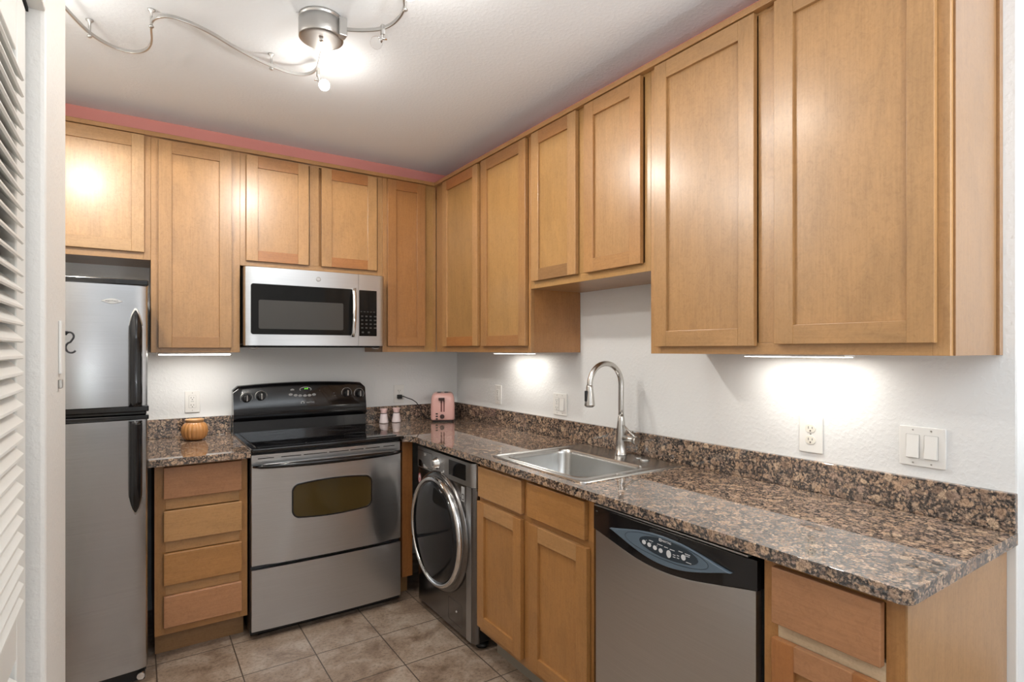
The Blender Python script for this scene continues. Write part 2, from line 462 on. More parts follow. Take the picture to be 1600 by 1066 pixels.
# stub between the fridge alcove and the closet door, closet behind it
struct(MB().box(-2.76, XW, -2.187, -1.827, 0, CZ).build('wall_stub', WALL_WARM, bevel=0.008))
struct(MB().box(-2.15, XW, -3.72, -2.187, 2.032, CZ).build('wall_closet_header', WALL_WARM, bevel=0.004))
struct(MB().box(-2.15, XW, -4.9, -3.72, 0, CZ).build('wall_closet_front', WALL))
struct(MB().box(-2.86, -2.76, -3.82, -1.827, 0, CZ).build('wall_closet_back', WALL_LIVING))
struct(MB().box(-2.76, -2.15, -3.82, -3.72, 0, CZ).build('wall_closet_side', WALL_GREY))
struct(MB().box(-4.0, -3.9, -7.5, -4.9, 0, CZ).build('wall_living_left', WALL_LIVING))
struct(MB().box(-4.0, -2.15, -4.95, -4.85, 0, CZ).build('wall_living_side', WALL))
struct(MB().box(-3.9, 1.4, -7.6, -7.5, 0, CZ).build('wall_front', WALL_LIVING))
b = MB()
for y0, y1 in ((-7.31, -7.25), (-6.18, -6.12), (-5.05, -4.99)): b.box(-3.9, -3.86, y0, y1, 0.35, 2.35)
for z0, z1 in ((0.35, 0.40), (2.30, 2.35)): b.box(-3.9, -3.86, -7.31, -4.99, z0, z1)
struct(b.build('added_window_1', TRIMWHITE))  # unseen frame added around the left side light
b = MB()
for y0, y1 in ((-6.56, -6.50), (-5.33, -5.27), (-4.10, -4.04)): b.box(1.26, 1.3, y0, y1, 0.35, 2.35)
for z0, z1 in ((0.35, 0.40), (2.30, 2.35)): b.box(1.26, 1.3, -6.56, -4.04, z0, z1)
struct(b.build('added_window_2', TRIMWHITE))  # likewise unseen, added to go with the right side light
struct(MB().box(-0.012, 0, -3.083, -3.05, 0, 0.884).build('trim_1', TRIMWHITE, bevel=0.002))
# pink soffit set back above the wall cabinets
struct(MB().box(-2.62, 0, -0.20, 0, 2.44, CZ).build('wall_soffit_back', PINK))
struct(MB().box(-0.19, 0, -3.083, -0.20, 2.44, CZ).build('wall_soffit_right', PINK))

# louvered closet door
DX = -2.078
d1 = bpy.data.objects.new('door_1', None); COL.objects.link(d1); d1.location = (DX, -2.195, 0); d1['kind'] = 'structure'
for y0, y1 in ((-2.205, -2.295), (-2.86, -2.95)):
    MB().box(DX-0.030, DX, y1, y0, 0.02, 2.02).build('stile', DOORWHITE, d1, 0.003)
for z0, z1 in ((1.905, 2.02), (0.86, 0.953), (0.02, 0.22)):
    MB().box(DX-0.029, DX-0.001, -2.86, -2.295, z0, z1).build('rail', DOORWHITE, d1, 0.002)
def louvers(z0, z1):
    b = MB(); z = z0+0.018
    while z < z1-0.020:
        # slat rises towards the closet, rounded nose to the room
        prof = [(0.007, -0.0155), (0.010, -0.0135), (0.0095, -0.0095), (-0.0150, 0.0150), (-0.0180, 0.0150), (-0.0180, 0.0110)]
        b.prism([(DX+px, z+pz) for px, pz in prof], 1, -2.855, -2.300); z += 0.0280
    return b
# prism with axis 1 takes (u, z) pairs
louvers(0.953, 1.905).build('louver_slats', DOORWHITE, d1)
louvers(0.22, 0.86).build('louver_slats', DOORWHITE, d1)
struct(MB().box(-2.10, -2.076, -3.70, -2.19, 2.024, 2.032).build('trim_2', BLKM))
d2 = bpy.data.objects.new('door_2', None); COL.objects.link(d2); d2.location = (DX, -3.0, 0); d2['kind'] = 'structure'
MB().box(DX-0.030, DX, -3.71, -2.955, 0.02, 2.02).build('panel', DOORWHITE, d2, 0.003)

# ------------------------------------------------------------------ cabinets
FD, DD = 0.316, 0.337       # wall cabinet face, door face
BF, BD = 0.603, 0.623       # base cabinet face, front face
ZU, ZT = 1.377, 2.440

def carcass(fr, parent, u0, u1, d, z0, z1, tone='light', stiles=(0.03, 0.03), rails=(0.035, 0.035), mull=(), mid=(), side='mid', midtone=None):
    b = MB(fr); b.box(u0, u1, 0.002, d-0.019, z0, z1)
    b.build('carcass', wood(side, 'v', 0.4), parent)
    f = MB(fr)
    f.box(u0, u0+stiles[0], d-0.019, d, z0, z1, 0); f.box(u1-stiles[1], u1, d-0.019, d, z0, z1, 0)
    for m0, m1 in mull: f.box(m0, m1, d-0.019, d, z0+rails[0], z1-rails[1], 0)
    a, c = u0+stiles[0], u1-stiles[1]
    f.box(a, c, d-0.019, d-0.0004, z0, z0+rails[0], 1); f.box(a, c, d-0.019, d-0.0004, z1-rails[1], z1, 1)
    for m0, m1 in mid: f.box(a, c, d-0.019, d-0.0005, m0, m1, 2)
    f.build('face_frame', [wood(tone, 'v'), wood(tone, 'h'), wood(midtone or tone, 'h')], parent, 0.001)

def door(fr, parent, u0, u1, z0, z1, d=DD, st='light', rl='light', pn='light', rl2=None, sw=0.056, rw=0.060):
    th = 0.019
    f = MB(fr)
    f.box(u0, u0+sw, d-th, d, z0, z1, 0); f.box(u1-sw, u1, d-th, d, z0, z1, 0)
    f.box(u0+sw, u1-sw, d-th, d-0.0003, z1-rw, z1, 1); f.box(u0+sw, u1-sw, d-th, d-0.0003, z0, z0+rw*0.92, 2)
    o = f.build('door', [wood(st, 'v'), wood(rl, 'h'), wood(rl2 or rl, 'h')], parent, 0.0012)
    MB(fr).box(u0+sw-0.004, u1-sw+0.004, d-th+0.003, d-0.0110, z0+rw*0.92-0.004, z1-rw+0.004).build('door_panel', wood(pn, 'v', 0.8), o)
    return o

def front(fr, parent, u0, u1, z0, z1, tone, d=BD):
    return MB(fr).box(u0, u1, d-0.020, d, z0, z1).build('drawer_front', wood(tone, 'h', 1.25), parent, 0.0025)

def cab(label, fr, uc, zb, cat='wall cabinet'):
    return thing('wall_cabinet' if cat == 'wall cabinet' else 'base_cabinet', label, cat, fr(uc, 0, zb))

# --- back wall run
c = cab('maple wall cabinet over the refrigerator, short shaker doors', BK, -2.235, 1.827)
carcass(BK, c, -2.619, -1.850, FD, 1.827, ZT, 'light', rails=(0.035, 0.02), mull=((-2.26, -2.23),))
door(BK, c, -2.600, -2.252, 1.861, 2.424, st='pale', rl='light', pn='pale')
door(BK, c, -2.238, -1.877, 1.861, 2.424, st='pale', rl='light', pn='pale', rl2='pale', sw=0.05)

c = cab('tall single-door maple wall cabinet between refrigerator and microwave', BK, -1.6525, ZU)
carcass(BK, c, -1.8495, -1.4555, FD, ZU, ZT, 'light', rails=(0.028, 0.02), stiles=(0.04, 0.045))
door(BK, c, -1.819, -1.497, 1.401, 2.418, st='light', rl='mid', pn='light', rl2='mid')

c = cab('maple wall cabinet with two short doors above the microwave', BK, -1.065, 1.835)
carcass(BK, c, -1.455, -0.676, FD, 1.835, ZT, 'light', rails=(0.028, 0.02), mull=((-1.10, -1.05),))
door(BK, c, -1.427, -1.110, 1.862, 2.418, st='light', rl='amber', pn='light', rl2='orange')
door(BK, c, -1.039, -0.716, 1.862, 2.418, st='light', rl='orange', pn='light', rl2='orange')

c = cab('narrow maple corner cabinet right of the microwave with a knotty filler board', BK, -0.50, ZU)
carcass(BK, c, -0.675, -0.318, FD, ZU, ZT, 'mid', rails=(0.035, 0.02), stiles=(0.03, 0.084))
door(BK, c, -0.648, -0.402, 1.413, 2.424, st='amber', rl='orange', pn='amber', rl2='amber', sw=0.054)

MB(BK).box(-0.399, -0.338, FD+0.0003, FD+0.0012, ZU, 2.4265).build('filler_board', wood('yellow', 'v', 2.2), c)

# --- right wall run
c = cab('tall maple wall cabinet with two doors in the corner of the right wall', RT, 0.83, ZU)
carcass(RT, c, 0.318, 1.350, FD, ZU, ZT, 'mid', rails=(0.035, 0.02), stiles=(0.13, 0.02), mull=((0.86, 0.92),), side='amber')
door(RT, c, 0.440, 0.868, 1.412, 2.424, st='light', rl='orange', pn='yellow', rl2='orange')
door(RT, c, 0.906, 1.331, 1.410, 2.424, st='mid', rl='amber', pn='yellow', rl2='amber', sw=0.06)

c = cab('short maple wall cabinet above the sink', RT, 1.73, 1.685)
carcass(RT, c, 1.3505, 2.1155, FD, 1.685, ZT, 'yellow', rails=(0.035, 0.02), mull=((1.70, 1.77),))
door(RT, c, 1.380, 1.707, 1.718, 2.424, st='light', rl='amber', pn='yellow', rl2='brown')
door(RT, c, 1.762, 2.081, 1.716, 2.424, st='mid', rl='mid', pn='light', rl2='mid')

c = cab('large maple wall cabinet at the right end of the run, two wide doors', RT, 2.58, ZU)
carcass(RT, c, 2.116, 3.041, FD, ZU, ZT, 'light', rails=(0.036, 0.02), mull=((2.55, 2.62),), stiles=(0.05, 0.035))
door(RT, c, 2.150, 2.548, 1.403, 2.424, st='light', rl='light', pn='light', rl2='light', sw=0.055)
door(RT, c, 2.613, 3.016, 1.408, 2.424, st='light', rl='light', pn='light', rl2='light', sw=0.058)
b = MB(RT).box(3.0412, 3.046, 0.002, 0.298, ZU, ZT).box(3.046, 3.053, 0.002, 0.026, ZU, ZT)
b.build('end_panel', wood('brown', 'v', 0.3), c, 0.001)

# light rail along the tops
struct(MB(BK).box(-2.619, -0.339, FD+0.0006, 0.342, 2.427, 2.448).build('trim_3', wood('mid', 'h', 0.5), bevel=0.002))
struct(MB(RT).box(0.318, 3.046, FD+0.0006, 0.342, 2.427, 2.448).build('trim_4', wood('mid', 'h', 0.5), bevel=0.002))

# --- base cabinets
c = cab('maple base cabinet of four drawers between refrigerator and stove', BK, -1.65, 0, 'base cabinet')
carcass(BK, c, -1.8415, -1.4625, BF, 0.110, 0.880, 'honey', rails=(0.034, 0.02), stiles=(0.042, 0.036), mid=((0.67, 0.725), (0.478, 0.535), (0.285, 0.345)), side='brown', midtone='light')
MB(BK).box(-1.838, -1.470, 0.05, 0.529, 0, 0.110).build('toe_kick', wood('brown', 'h', 0.3), c)
for z0, z1, t in ((0.722, 0.863, 'red'), (0.530, 0.667, 'tan'), (0.334, 0.476, 'honey'), (0.145, 0.285, 'red')):
    front(BK, c, -1.807, -1.489, z0, z1, t)

o = MB(BK).box(-0.668, -0.606, 0.50, BF, 0.112, 0.880).box(-0.668, -0.606, 0.46, 0.529, 0, 0.112, 1).build('corner_filler', [wood('russet', 'v'), wood('brown', 'v')], bevel=0.001)
tag(o, 'narrow maple filler board between the stove and the washing machine', 'filler board')

c = cab('maple sink base cabinet with two drawer fronts over two doors', RT, 1.73, 0, 'base cabinet')
carcass(RT, c, 1.352, 2.120, BF, 0.110, 0.728, 'honey', rails=(0.028, 0.028), stiles=(0.030, 0.030), mull=((1.70, 1.765),), side='honey')
f = MB(RT).box(1.352, 1.382, BF-0.019, BF, 0.7282, 0.8815).box(2.09, 2.12, BF-0.019, BF, 0.7282, 0.8815).box(1.382, 2.09, BF-0.019, BF, 0.852, 0.8815).box(1.705, 1.757, BF-0.019, BF, 0.7282, 0.852)
f.build('face_frame', wood('honey', 'v'), c)
MB(RT).box(1.38, 2.11, 0.10, 0.529, 0, 0.110).build('toe_kick', plain('grey_toe_kick', (0.30, 0.27, 0.22), 0.5), c)
front(RT, c, 1.366, 1.709, 0.728, 0.864, 'tan'); front(RT, c, 1.749, 2.092, 0.731, 0.866, 'honey')
door(RT, c, 1.358, 1.705, 0.140, 0.706, d=BD, st='honey', rl='tan', pn='honey', rl2='honey')
door(RT, c, 1.764, 2.104, 0.140, 0.706, d=BD, st='honey', rl='tan', pn='honey', rl2='honey')

c = cab('maple base cabinet at the right end of the counter beside the dishwasher', RT, 2.905, 0, 'base cabinet')
carcass(RT, c, 2.750, 3.060, BF, 0.110, 0.8815, 'honey', rails=(0.03, 0.02), stiles=(0.036, 0.036), mid=((0.69, 0.735),), side='honey', midtone='raw')
MB(RT).box(2.76, 3.05, 0.10, 0.529, 0, 0.110).build('toe_kick', wood('brown', 'h', 0.3), c)
MB(RT).box(3.0602, 3.064, 0.014, BF, 0.0, 0.8815).build('end_panel', wood('tan', 'v', 0.3), c)
front(RT, c, 2.780, 3.022, 0.728, 0.864, 'red')
door(RT, c, 2.780, 3.022, 0.140, 0.692, d=BD, st='russet', rl='red', pn='honey')

# ------------------------------------------------------------------ counters
def worktop(name, loops, label):
    vv, ff = slab(loops, 0.8825, 0.914, 0.0005)
    o = MB().add(vv, ff).build(name, GRAN)
    return tag(o, label, 'countertop')
worktop('countertop', [[(-1.866, -0.001), (-1.866, -0.692), (-1.461, -0.692), (-1.461, -0.001)]], 'short speckled brown granite countertop between refrigerator and stove')
inner = [(-0.690, -0.660)] + [(-0.690+0.0+0.049*math.sin(a), -0.709+0.049*math.cos(a)) for a in [PI/2*k/8 for k in range(9)]][1:]
outer = [(-0.641+0.025-0.025*math.cos(a), -3.083+0.025-0.025*math.sin(a)) for a in [PI/2*k/6 for k in range(7)]]
hole = rrect(-0.375, -1.735, 0.36, 0.53, 0.06)
worktop('countertop', [[(-0.001, -0.001), (-0.690, -0.001)] + inner + outer + [(-0.001, -3.083)], hole], 'long L-shaped speckled brown granite countertop holding the sink')
def splash(fr, u0, u1, label):
    o = MB(fr).box(u0, u1, 0.001, 0.020, 0.9142, 1.017).build('backsplash', GRAN, bevel=0.002)
    return tag(o, label, 'backsplash')
splash(BK, -1.866, -1.461, 'granite backsplash strip behind the orange pot')
splash(BK, -0.690, -0.0205, 'granite backsplash strip behind the toaster and shakers')
splash(RT, 0.001, 3.083, 'long granite backsplash strip along the right wall')

# ------------------------------------------------------------------ refrigerator
fr = thing('refrigerator', 'stainless top-freezer refrigerator with black handles at the left', 'refrigerator', (-2.22, -0.42, 0))
FX0, FX1 = -2.575, -1.869
MB().box(FX0+0.004, FX1-0.004, -0.715, -0.04, 0.03, 1.664).build('body', BLKP, fr, 0.004)
MB().box(FX0+0.01, FX1-0.008, -0.735, -0.60, 0.004, 0.068).build('kick_grille', BLKP, fr, 0.004)
MB().lathe([(0.014, -0.772), (0.014, -0.742)], (-1.893, 0, 0.035), 1, 14).build('roller_foot', CHROME, fr)
def fdoor(z0, z1, name):
    # gently bowed front with rounded upright edges
    pl = [(FX0, -0.722)]
    n = 20
    for k in range(n+1):
        t = k/n; x = FX0+(FX1-FX0)*t
        e = min(t, 1-t)*(FX1-FX0)
        edge = 0.022*(1-math.sqrt(max(0, 1-(1-min(1, e/0.022))**2)))
        pl.append((x, -0.778-0.024*(1-(2*t-1)**2)+edge))
    pl.insert(2, (FX0+0.006, -0.772)); pl.insert(-1, (FX1-0.006, -0.772))
    pl.append((FX1, -0.722))
    b = MB(); b.loft([[(x, y, z0) for x, y in pl], [(x, y, z1) for x, y in pl]])
    o = b.build(name, STEELV, fr)
    for i, p in enumerate(o.data.polygons): p.use_smooth = abs(p.normal.z) < 0.5
    o.modifiers.new('edge', 'EDGE_SPLIT').split_angle = math.radians(45)
    return o
fdoor(1.160, 1.655, 'freezer_door'); fdoor(0.070, 1.102, 'fridge_door')
b = MB().box(FX0, FX1+0.003, -0.790, -0.70, 1.656, 1.680); b.build('top_cap', BLK, fr, 0.004)
b = MB().box(FX0, FX1+0.004, -0.789, -0.715, 1.136, 1.159).box(FX0+0.004, FX1-0.004, -0.770, -0.715, 1.122, 1.136).box(FX0, FX1+0.004, -0.789, -0.715, 1.103, 1.121)
b.build('divider_band', BLK, fr, 0.003)
def hnd(z0, z1, tip_up):
    b = MB(); L = []
    n = 24
    for k in range(n+1):
        t = k/n; z = z0+(z1-z0)*t
        s = t if not tip_up else 1-t          # 0 at tip
        s = (1-t) if tip_up else t
        w = 0.024*min(1, max(0.02, s*5.5))**0.5; h = 0.036*min(1, max(0.03, s*3.5))**0.6
        L.append([(-1.911+w*math.cos(a), -0.783-h*math.sin(a), z) for a in [PI*i/12 for i in range(13)]])
    b.loft(L, 0, smooth=True); return b
hnd(1.160, 1.553, True).build('handle', BLK, fr, local=False)
hnd(0.722, 1.100, False).build('handle', BLK, fr, local=False)
def tip(z0, z1, up, name):
    b = MB(); L = []; n = 14
    for k in range(n+1):
        t = k/n; z = z0+(z1-z0)*t; s = (1-t)*(abs(z1-z0))/0.39 if up else t*abs(z1-z0)/0.39
        w = 0.0258*min(1, max(0.02, s*5.5))**0.5; h = 0.007*min(1, max(0.03, s*9))**0.6
        L.append([(-1.911+w*math.cos(a), -0.783-h*math.sin(a), z) for a in [PI*i/12 for i in range(13)]])
    b.loft(L, 0, smooth=True); return b.build(name, SILVER, fr)
tip(1.490, 1.562, True, 'handle_tip'); tip(0.714, 0.785, False, 'handle_tip')
bp = MB(); pts = []
for k in range(25):
    t = -1+2*k/24; pts.append((-1.990+0.038*t, 1.587+0.0105*math.cos(t*PI/2)**1.3))
for k in range(25):
    t = 1-2*k/24; pts.append((-1.990+0.038*t, 1.587-0.0105*math.cos(t*PI/2)**1.3))
bd = plate('badge', BK, [pts[:-1]], 0.786, 0.7955, SILVER, fr, 0.0012)
text('badge_lettering', 'MAYTAG', 0.0105, BK, -1.990, 0.7956, 1.5865, SLOT, bd)

# ------------------------------------------------------------------ stove
st = thing('stove', 'freestanding electric stove with black glass top and steel door', 'stove', (-1.078, -0.37, 0))
RX0, RX1 = -1.4555, -0.6985
RC = (RX0+RX1)/2; RH = (RX1-RX0)/2
MB().box(RX0, RX1, -0.635, -0.035, 0.02, 0.905).build('body', BLKP, st, 0.003)
MB().box(RX0+0.04, RX1-0.04, -0.60, -0.55, 0.0, 0.02).build('foot', BLKM, st)
# cooktop
b = MB(); vv, ff = slab([rrect(RC, -0.387, 0.766, 0.628, 0.012)], 0.9058, 0.922, 0.004); b.add(vv, ff)
ct = b.build('cooktop_frame', BLK, st)
vv, ff = slab([rrect(RC, -0.385, 0.715, 0.56, 0.02)], 0.9222, 0.9250, 0.001); g = MB().add(vv, ff).build('glass_top', BLKG, st)
RING = plain('burner_print', (0.055, 0.055, 0.058), 0.12)
for x, y, r in ((-1.27, -0.23, 0.075), (-1.27, -0.50, 0.105), (-0.89, -0.24, 0.105), (-0.89, -0.51, 0.075)):
    bb = MB()
    for q in (r, r*0.8, r*0.62):
        vv, ff = slab([ell(x, y, q, q, 40), ell(x, y, q-0.0018, q-0.0018, 40)], 0.92505, 0.9253); bb.add(vv, ff)
    bb.build('burner_ring', RING, g)
MB().lathe([(0.004, 0.9251), (0.003, 0.929)], (-1.205, -0.672, 0), 2, 10).build('indicator', BLKP, ct)
# door with vent trim
def bow(x): return 0.012*(1-((x-RC)/RH)**2)
def bowed(z0, z1, y0, dep, mat, name, inset=0.003, bulge=None, parent=st, nz=1, bevel=0.004):
    b = MB(); n = 24; xs = [RX0+inset+(RX1-RX0-2*inset)*k/n for k in range(n+1)]
    L = []
    zs = [z0+(z1-z0)*k/nz for k in range(nz+1)]
    for z in zs:
        fronts = [(x, -(y0+bow(x)+(bulge(x, z) if bulge else 0)), z) for x in xs]
        L.append(fronts+[(x, -(y0-dep), z) for x in reversed(xs)])
    b.loft(L, 0, smooth=True)
    o = b.build(name, mat, parent)
    o.modifiers.new('edge', 'EDGE_SPLIT').split_angle = math.radians(35)
    return o
def bulge(x, z):
    t = (x-RC)/RH; w = (z-0.60)/0.26
    e = 0.62+0.16*w*w        # waist line of the pressed panel
    q = (e-abs(t))/0.16
    return 0.012*min(1, max(0, q+0.5))**1.0
bowed(0.359, 0.838, 0.660, 0.024, STEEL, 'oven_door', bulge=bulge, nz=26)
bowed(0.840, 0.886, 0.652, 0.016, STEEL, 'vent_trim')
bowed(0.045, 0.338, 0.660, 0.024, STEEL, 'storage_drawer', nz=2)
b = MB(BK)
for k, (x0, x1) in enumerate(((-1.425, -1.335), (-1.32, -1.225), (-1.215, -1.10), (-1.09, -0.99), (-0.98, -0.91), (-0.90, -0.82), (-0.81, -0.735))):
    xm = (x0+x1)/2; b.box(x0, x1, 0.652+bow(xm)-0.001, 0.6528+bow(xm)+0.0005, 0.866, 0.870)
b.build('vent_slots', SLOT, st)
# handle bar bowed outwards
hp = []; hr = []
for k in range(25):
    t = k/24; x = RX0+0.006+(RX1-RX0-0.012)*t; s = math.sin(PI*t)
    hp.append((x, -(0.680+0.050*s**0.5+0.0), 0.836)); hr.append(0.006+0.008*s**0.4)
MB().tube(hp, hr, 12).build('handle', BLK, st)
hp2 = [(p[0], p[1]+0.006, p[2]+0.008) for p in hp[1:-1]]
MB().tube(hp2, [0.008*(math.sin(PI*(k+1)/24))**0.4 for k in range(len(hp2))], 10).build('handle_trim', STEEL, st)
# window
def winpts(dx, dz, r, zc=0.648):
    w, h = 0.392+2*dx, 0.150+2*dz; base = rrect(0, 0, w, h, r, 8); out = []
    # subdivide long sides so that they can arch
    full = []
    for i in range(len(base)):
        p, q = base[i], base[(i+1) % len(base)]
        m = 10 if abs(p[0]-q[0]) > 0.1 else (4 if abs(p[1]-q[1]) > 0.05 else 1)
        for k in range(m): full.append((p[0]+(q[0]-p[0])*k/m, p[1]+(q[1]-p[1])*k/m))
    for x, z in full:
        arch = 0.014*(1-(x/(w/2))**2)
        out.append((RC+0.003+x, zc+z+(arch if z > 0 else -arch)))
    return out
od = plate('window_rim', BK, [winpts(0.006, 0.006, 0.034), winpts(-0.001, -0.001, 0.028)], 0.672, 0.6885, BLK, st, 0.001)
plate('oven_window', BK, [winpts(0, 0, 0.029)], 0.672, 0.6870, OVENGL, st)
# backguard
b = MB(); L = []; n = 28
for k in range(n+1):
    t = -1+2*k/n; x = RC-0.003+RH*t; cr = 0.016*(1-t*t)
    e = max(0, abs(t)-0.955)/0.045; rd = 0.022*(1-math.sqrt(max(0, 1-e*e)))
    prof = [(-0.030, 0.9226), (-0.098, 0.9226), (-0.092, 0.985), (-0.108, 1.000), (-0.112, 1.012), (-0.104, 1.060), (-0.086, 1.165+cr-rd), (-0.078, 1.178+cr-rd), (-0.066, 1.183+cr-rd), (-0.030, 1.183+cr-rd)]
    L.append([(x, y, z) for y, z in prof])
b.loft(L, 0, smooth=True); bg = b.build('control_panel', BLK, st)
bg.modifiers.new('edge', 'EDGE_SPLIT').split_angle = math.radians(38)
def gd(z): return 0.104-(z-1.06)*0.018/0.105
for x, z in ((-1.391, 1.117), (-1.315, 1.124), (-0.822, 1.124), (-0.744, 1.117)):
    d = gd(z)
    kb = MB(BK).lathe([(0.024, d-0.002), (0.024, d+0.006), (0.020, d+0.010), (0.018, d+0.024), (0.0155, d+0.027)], (x, 0, z), 1, 28).build('knob', BLKP, bg)
    MB(BK).lathe([(0.0325, d-0.004), (0.0325, d+0.0022), (0.0300, d+0.003), (0.0295, d-0.004)], (x, 0, z), 1, 32, caps=(False, False)).build('dial_ring', SILVER, kb)
    MB(BK).box(x-0.0035, x+0.0035, d+0.012, d+0.031, z-0.017, z+0.017).build('grip', CHROME, kb, 0.002)
d = gd(1.157)+0.0015
plate('display_rim', BK, [ell(-1.068, 1.154, 0.035, 0.0155), ell(-1.068, 1.154, 0.030, 0.0115)], d-0.004, d+0.002, GREYBTN, bg)
text('clock_digits', '4:5', 0.020, BK, -1.064, d, 1.1545, GREEN, bg, extr=0.001)
for x, z in ((-1.143, 1.153), (-1.153, 1.127), (-1.125, 1.121), (-1.100, 1.118), (-1.072, 1.117), (-1.046, 1.118), (-1.020, 1.121)):
    plate('button', BK, [ell(x, z, 0.0115, 0.0075, 20)], gd(z)-0.003, gd(z)+0.0025, GREYBTN, bg, 0.0008)
for x, z in ((-0.987, 1.158), (-0.955, 1.155), (-0.985, 1.143), (-0.90, 1.125), (-0.895, 1.11)):
    plate('button', BK, [ell(x, z, 0.005, 0.004, 14)], gd(z)-0.003, gd(z)+0.0015, plain('dark_grey_print', (0.10, 0.10, 0.10), 0.4), bg)
plate('logo_ring', BK, [ell(-1.087, 1.076, 0.010, 0.010), ell(-1.087, 1.076, 0.0065, 0.0065)], gd(1.076)-0.002, gd(1.076)+0.001, PRINT, bg)
text('logo_lettering', 'MAYTAG', 0.0115, BK, -1.042, gd(1.076)+0.0006, 1.076, PRINT, bg)

# ------------------------------------------------------------------ microwave
mw = thing('microwave', 'stainless over-the-range microwave with dark window', 'microwave', (-1.077, -0.2, 1.413))
MX0, MX1, MD = -1.449, -0.700, 0.425
MB(BK).box(MX0+0.003, MX1-0.003, 0.003, 0.385, 1.420, 1.822).build('body', BLKP, mw, 0.003)
b = MB(BK).box(MX0+0.02, MX1-0.02, 0.10, 0.395, 1.404, 1.4195); b.build('vent_base', BLKM, mw, 0.003)
def mwfront(x0, x1, name, r0, r1):
    b = MB(BK); pl = []
    n = 16
    for k in range(n+1):
        t = k/n; x = x0+(x1-x0)*t; g = (x-(MX0+MX1)/2)/((MX1-MX0)/2)
        e0 = max(0, 1-(x-x0)/0.02) if r0 else 0; e1 = max(0, 1-(x1-x)/0.02) if r1 else 0
        e = max(e0, e1)
        pl.append((x, MD-0.008*g*g-0.016*(1-math.sqrt(max(0, 1-e*e)))))
    if r0: pl.insert(1, (x0+0.006, MD-0.008-0.006))
    if r1: pl.insert(-1, (x1-0.006, MD-0.008-0.006))
    P = pl+[(x1, 0.386), (x0, 0.386)]
    b.loft([[(x, y, 1.413) for x, y in P], [(x, y, 1.820) for x, y in P]])
    o = b.build(name, STEEL, mw)
    for p in o.data.polygons: p.use_smooth = abs(p.normal.z) < 0.5
    o.modifiers.new('edge', 'EDGE_SPLIT').split_angle = math.radians(40)
    return o
md = mwfront(MX0, -0.8580, 'door', True, False)
mp = mwfront(-0.8565, MX1, 'control_panel', False, True)
plate('door_glass', BK, [rrect(-1.1545, 1.602, 0.530, 0.262, 0.012)], 0.414, 0.4262, MWGLASS, md, 0.0008)
plate('door_screen', BK, [rrect(-1.164, 1.575, 0.438, 0.150, 0.008)], 0.42605, 0.4270, MWMESH, md)
hp = [(-0.892+0.006*k/12-0.003, -(0.432+0.028*math.sin(PI*(0.12+0.76*k/12))), 1.462+0.275*k/12) for k in range(13)]
b = MB(); L = []
for x, y, z in hp: L.append([(x-0.011, y+0.006, z), (x-0.010, y-0.006, z), (x, y-0.011, z), (x+0.010, y-0.006, z), (x+0.011, y+0.006, z)])
b.loft(L, 0, smooth=True); b.box(-0.900, -0.886, -0.440, -0.424, 1.462, 1.475); b.box(-0.897, -0.882, -0.440, -0.424, 1.722, 1.735)
b.build('handle', CHROME, md)
plate('keypad_glass', BK, [rrect(-0.8015, 1.600, 0.104, 0.262, 0.004)], 0.400, 0.4235, MWGLASS, mp, 0.0006)
kd = plain('key_print', (0.055, 0.052, 0.05), 0.4)
b = MB(BK)
for r in range(4):
    for q in range(4): b.box(-0.842+q*0.025, -0.842+q*0.025+(0.012 if q < 3 else 0.017), 0.4236, 0.4241, 1.512+r*0.022, 1.512+r*0.022+0.008)
for q in range(2): b.box(-0.838+q*0.035, -0.838+q*0.035+0.012, 0.4236, 0.4241, 1.485, 1.495)
for q in range(5): b.box(-0.846+q*0.019, -0.846+q*0.019+0.010, 0.4236, 0.4241, 1.606, 1.610)
b.build('keypad_print', kd, mp)
lg = MB(BK).lathe([(0.0125, 0.424), (0.0125, 0.4275), (0.010, 0.4285)], (-1.081, 0, 1.776), 1, 28).build('logo_disc', SILVER, md)
text('logo_lettering', 'GE', 0.0125, BK, -1.081, 0.4284, 1.776, PRINT, lg)
for x in (-1.405, -0.745):
    MB().tube([(x-0.022, -0.39, 1.4035), (x-0.010, -0.395, 1.398), (x+0.010, -0.395, 1.398), (x+0.022, -0.39, 1.4035)], 0.004, 8).build('vent_clip', SILVER, mw)

# ------------------------------------------------------------------ washing machine
wm = thing('washing_machine', 'graphite front-loading washing machine under the counter', 'washing machine', (-0.33, -1.02, 0))
MB(RT).box(0.708, 1.332, 0.04, 0.598, 0.035, 0.855).build('body', BLKP, wm, 0.006)
def wedge(z0, z1, name, mat, d=0.624, r=0.03):
    pl = []
    u0, u1 = 0.706, 1.334
    for a in [PI/2*k/6 for k in range(7)]: pl.append((u0+r-r*math.cos(a), d-r+r*math.sin(a)))
    for a in [PI/2*k/6 for k in range(7)]: pl.append((u1-r+r*math.sin(a), d-r+r*math.cos(a)))
    P = pl+[(u1, 0.5985), (u0, 0.5985)]
    b = MB(RT); b.loft([[(x, y, z0) for x, y in P], [(x, y, z1) for x, y in P]])
    o = b.build(name, mat, wm)
    for p in o.data.polygons: p.use_smooth = abs(p.normal.z) < 0.5
    o.modifiers.new('edge', 'EDGE_SPLIT').split_angle = math.radians(40)
    return o
wf = wedge(0.035, 0.752, 'front_panel', GRAPH)
wp = wedge(0.755, 0.866, 'control_panel', GRAPHL, 0.629)
MB(RT).box(1.262, 1.308, 0.6235, 0.6255, 0.036, 0.751).build('edge_strip', GRAPHL, wf, 0.001)
WC, WZ = 0.990, 0.474
dr = MB(RT).lathe([(0.300, 0.6235), (0.298, 0.634), (0.284, 0.643), (0.272, 0.645)], (WC, 0, WZ), 1, 64).build('door_surround', GRAPH, wm)
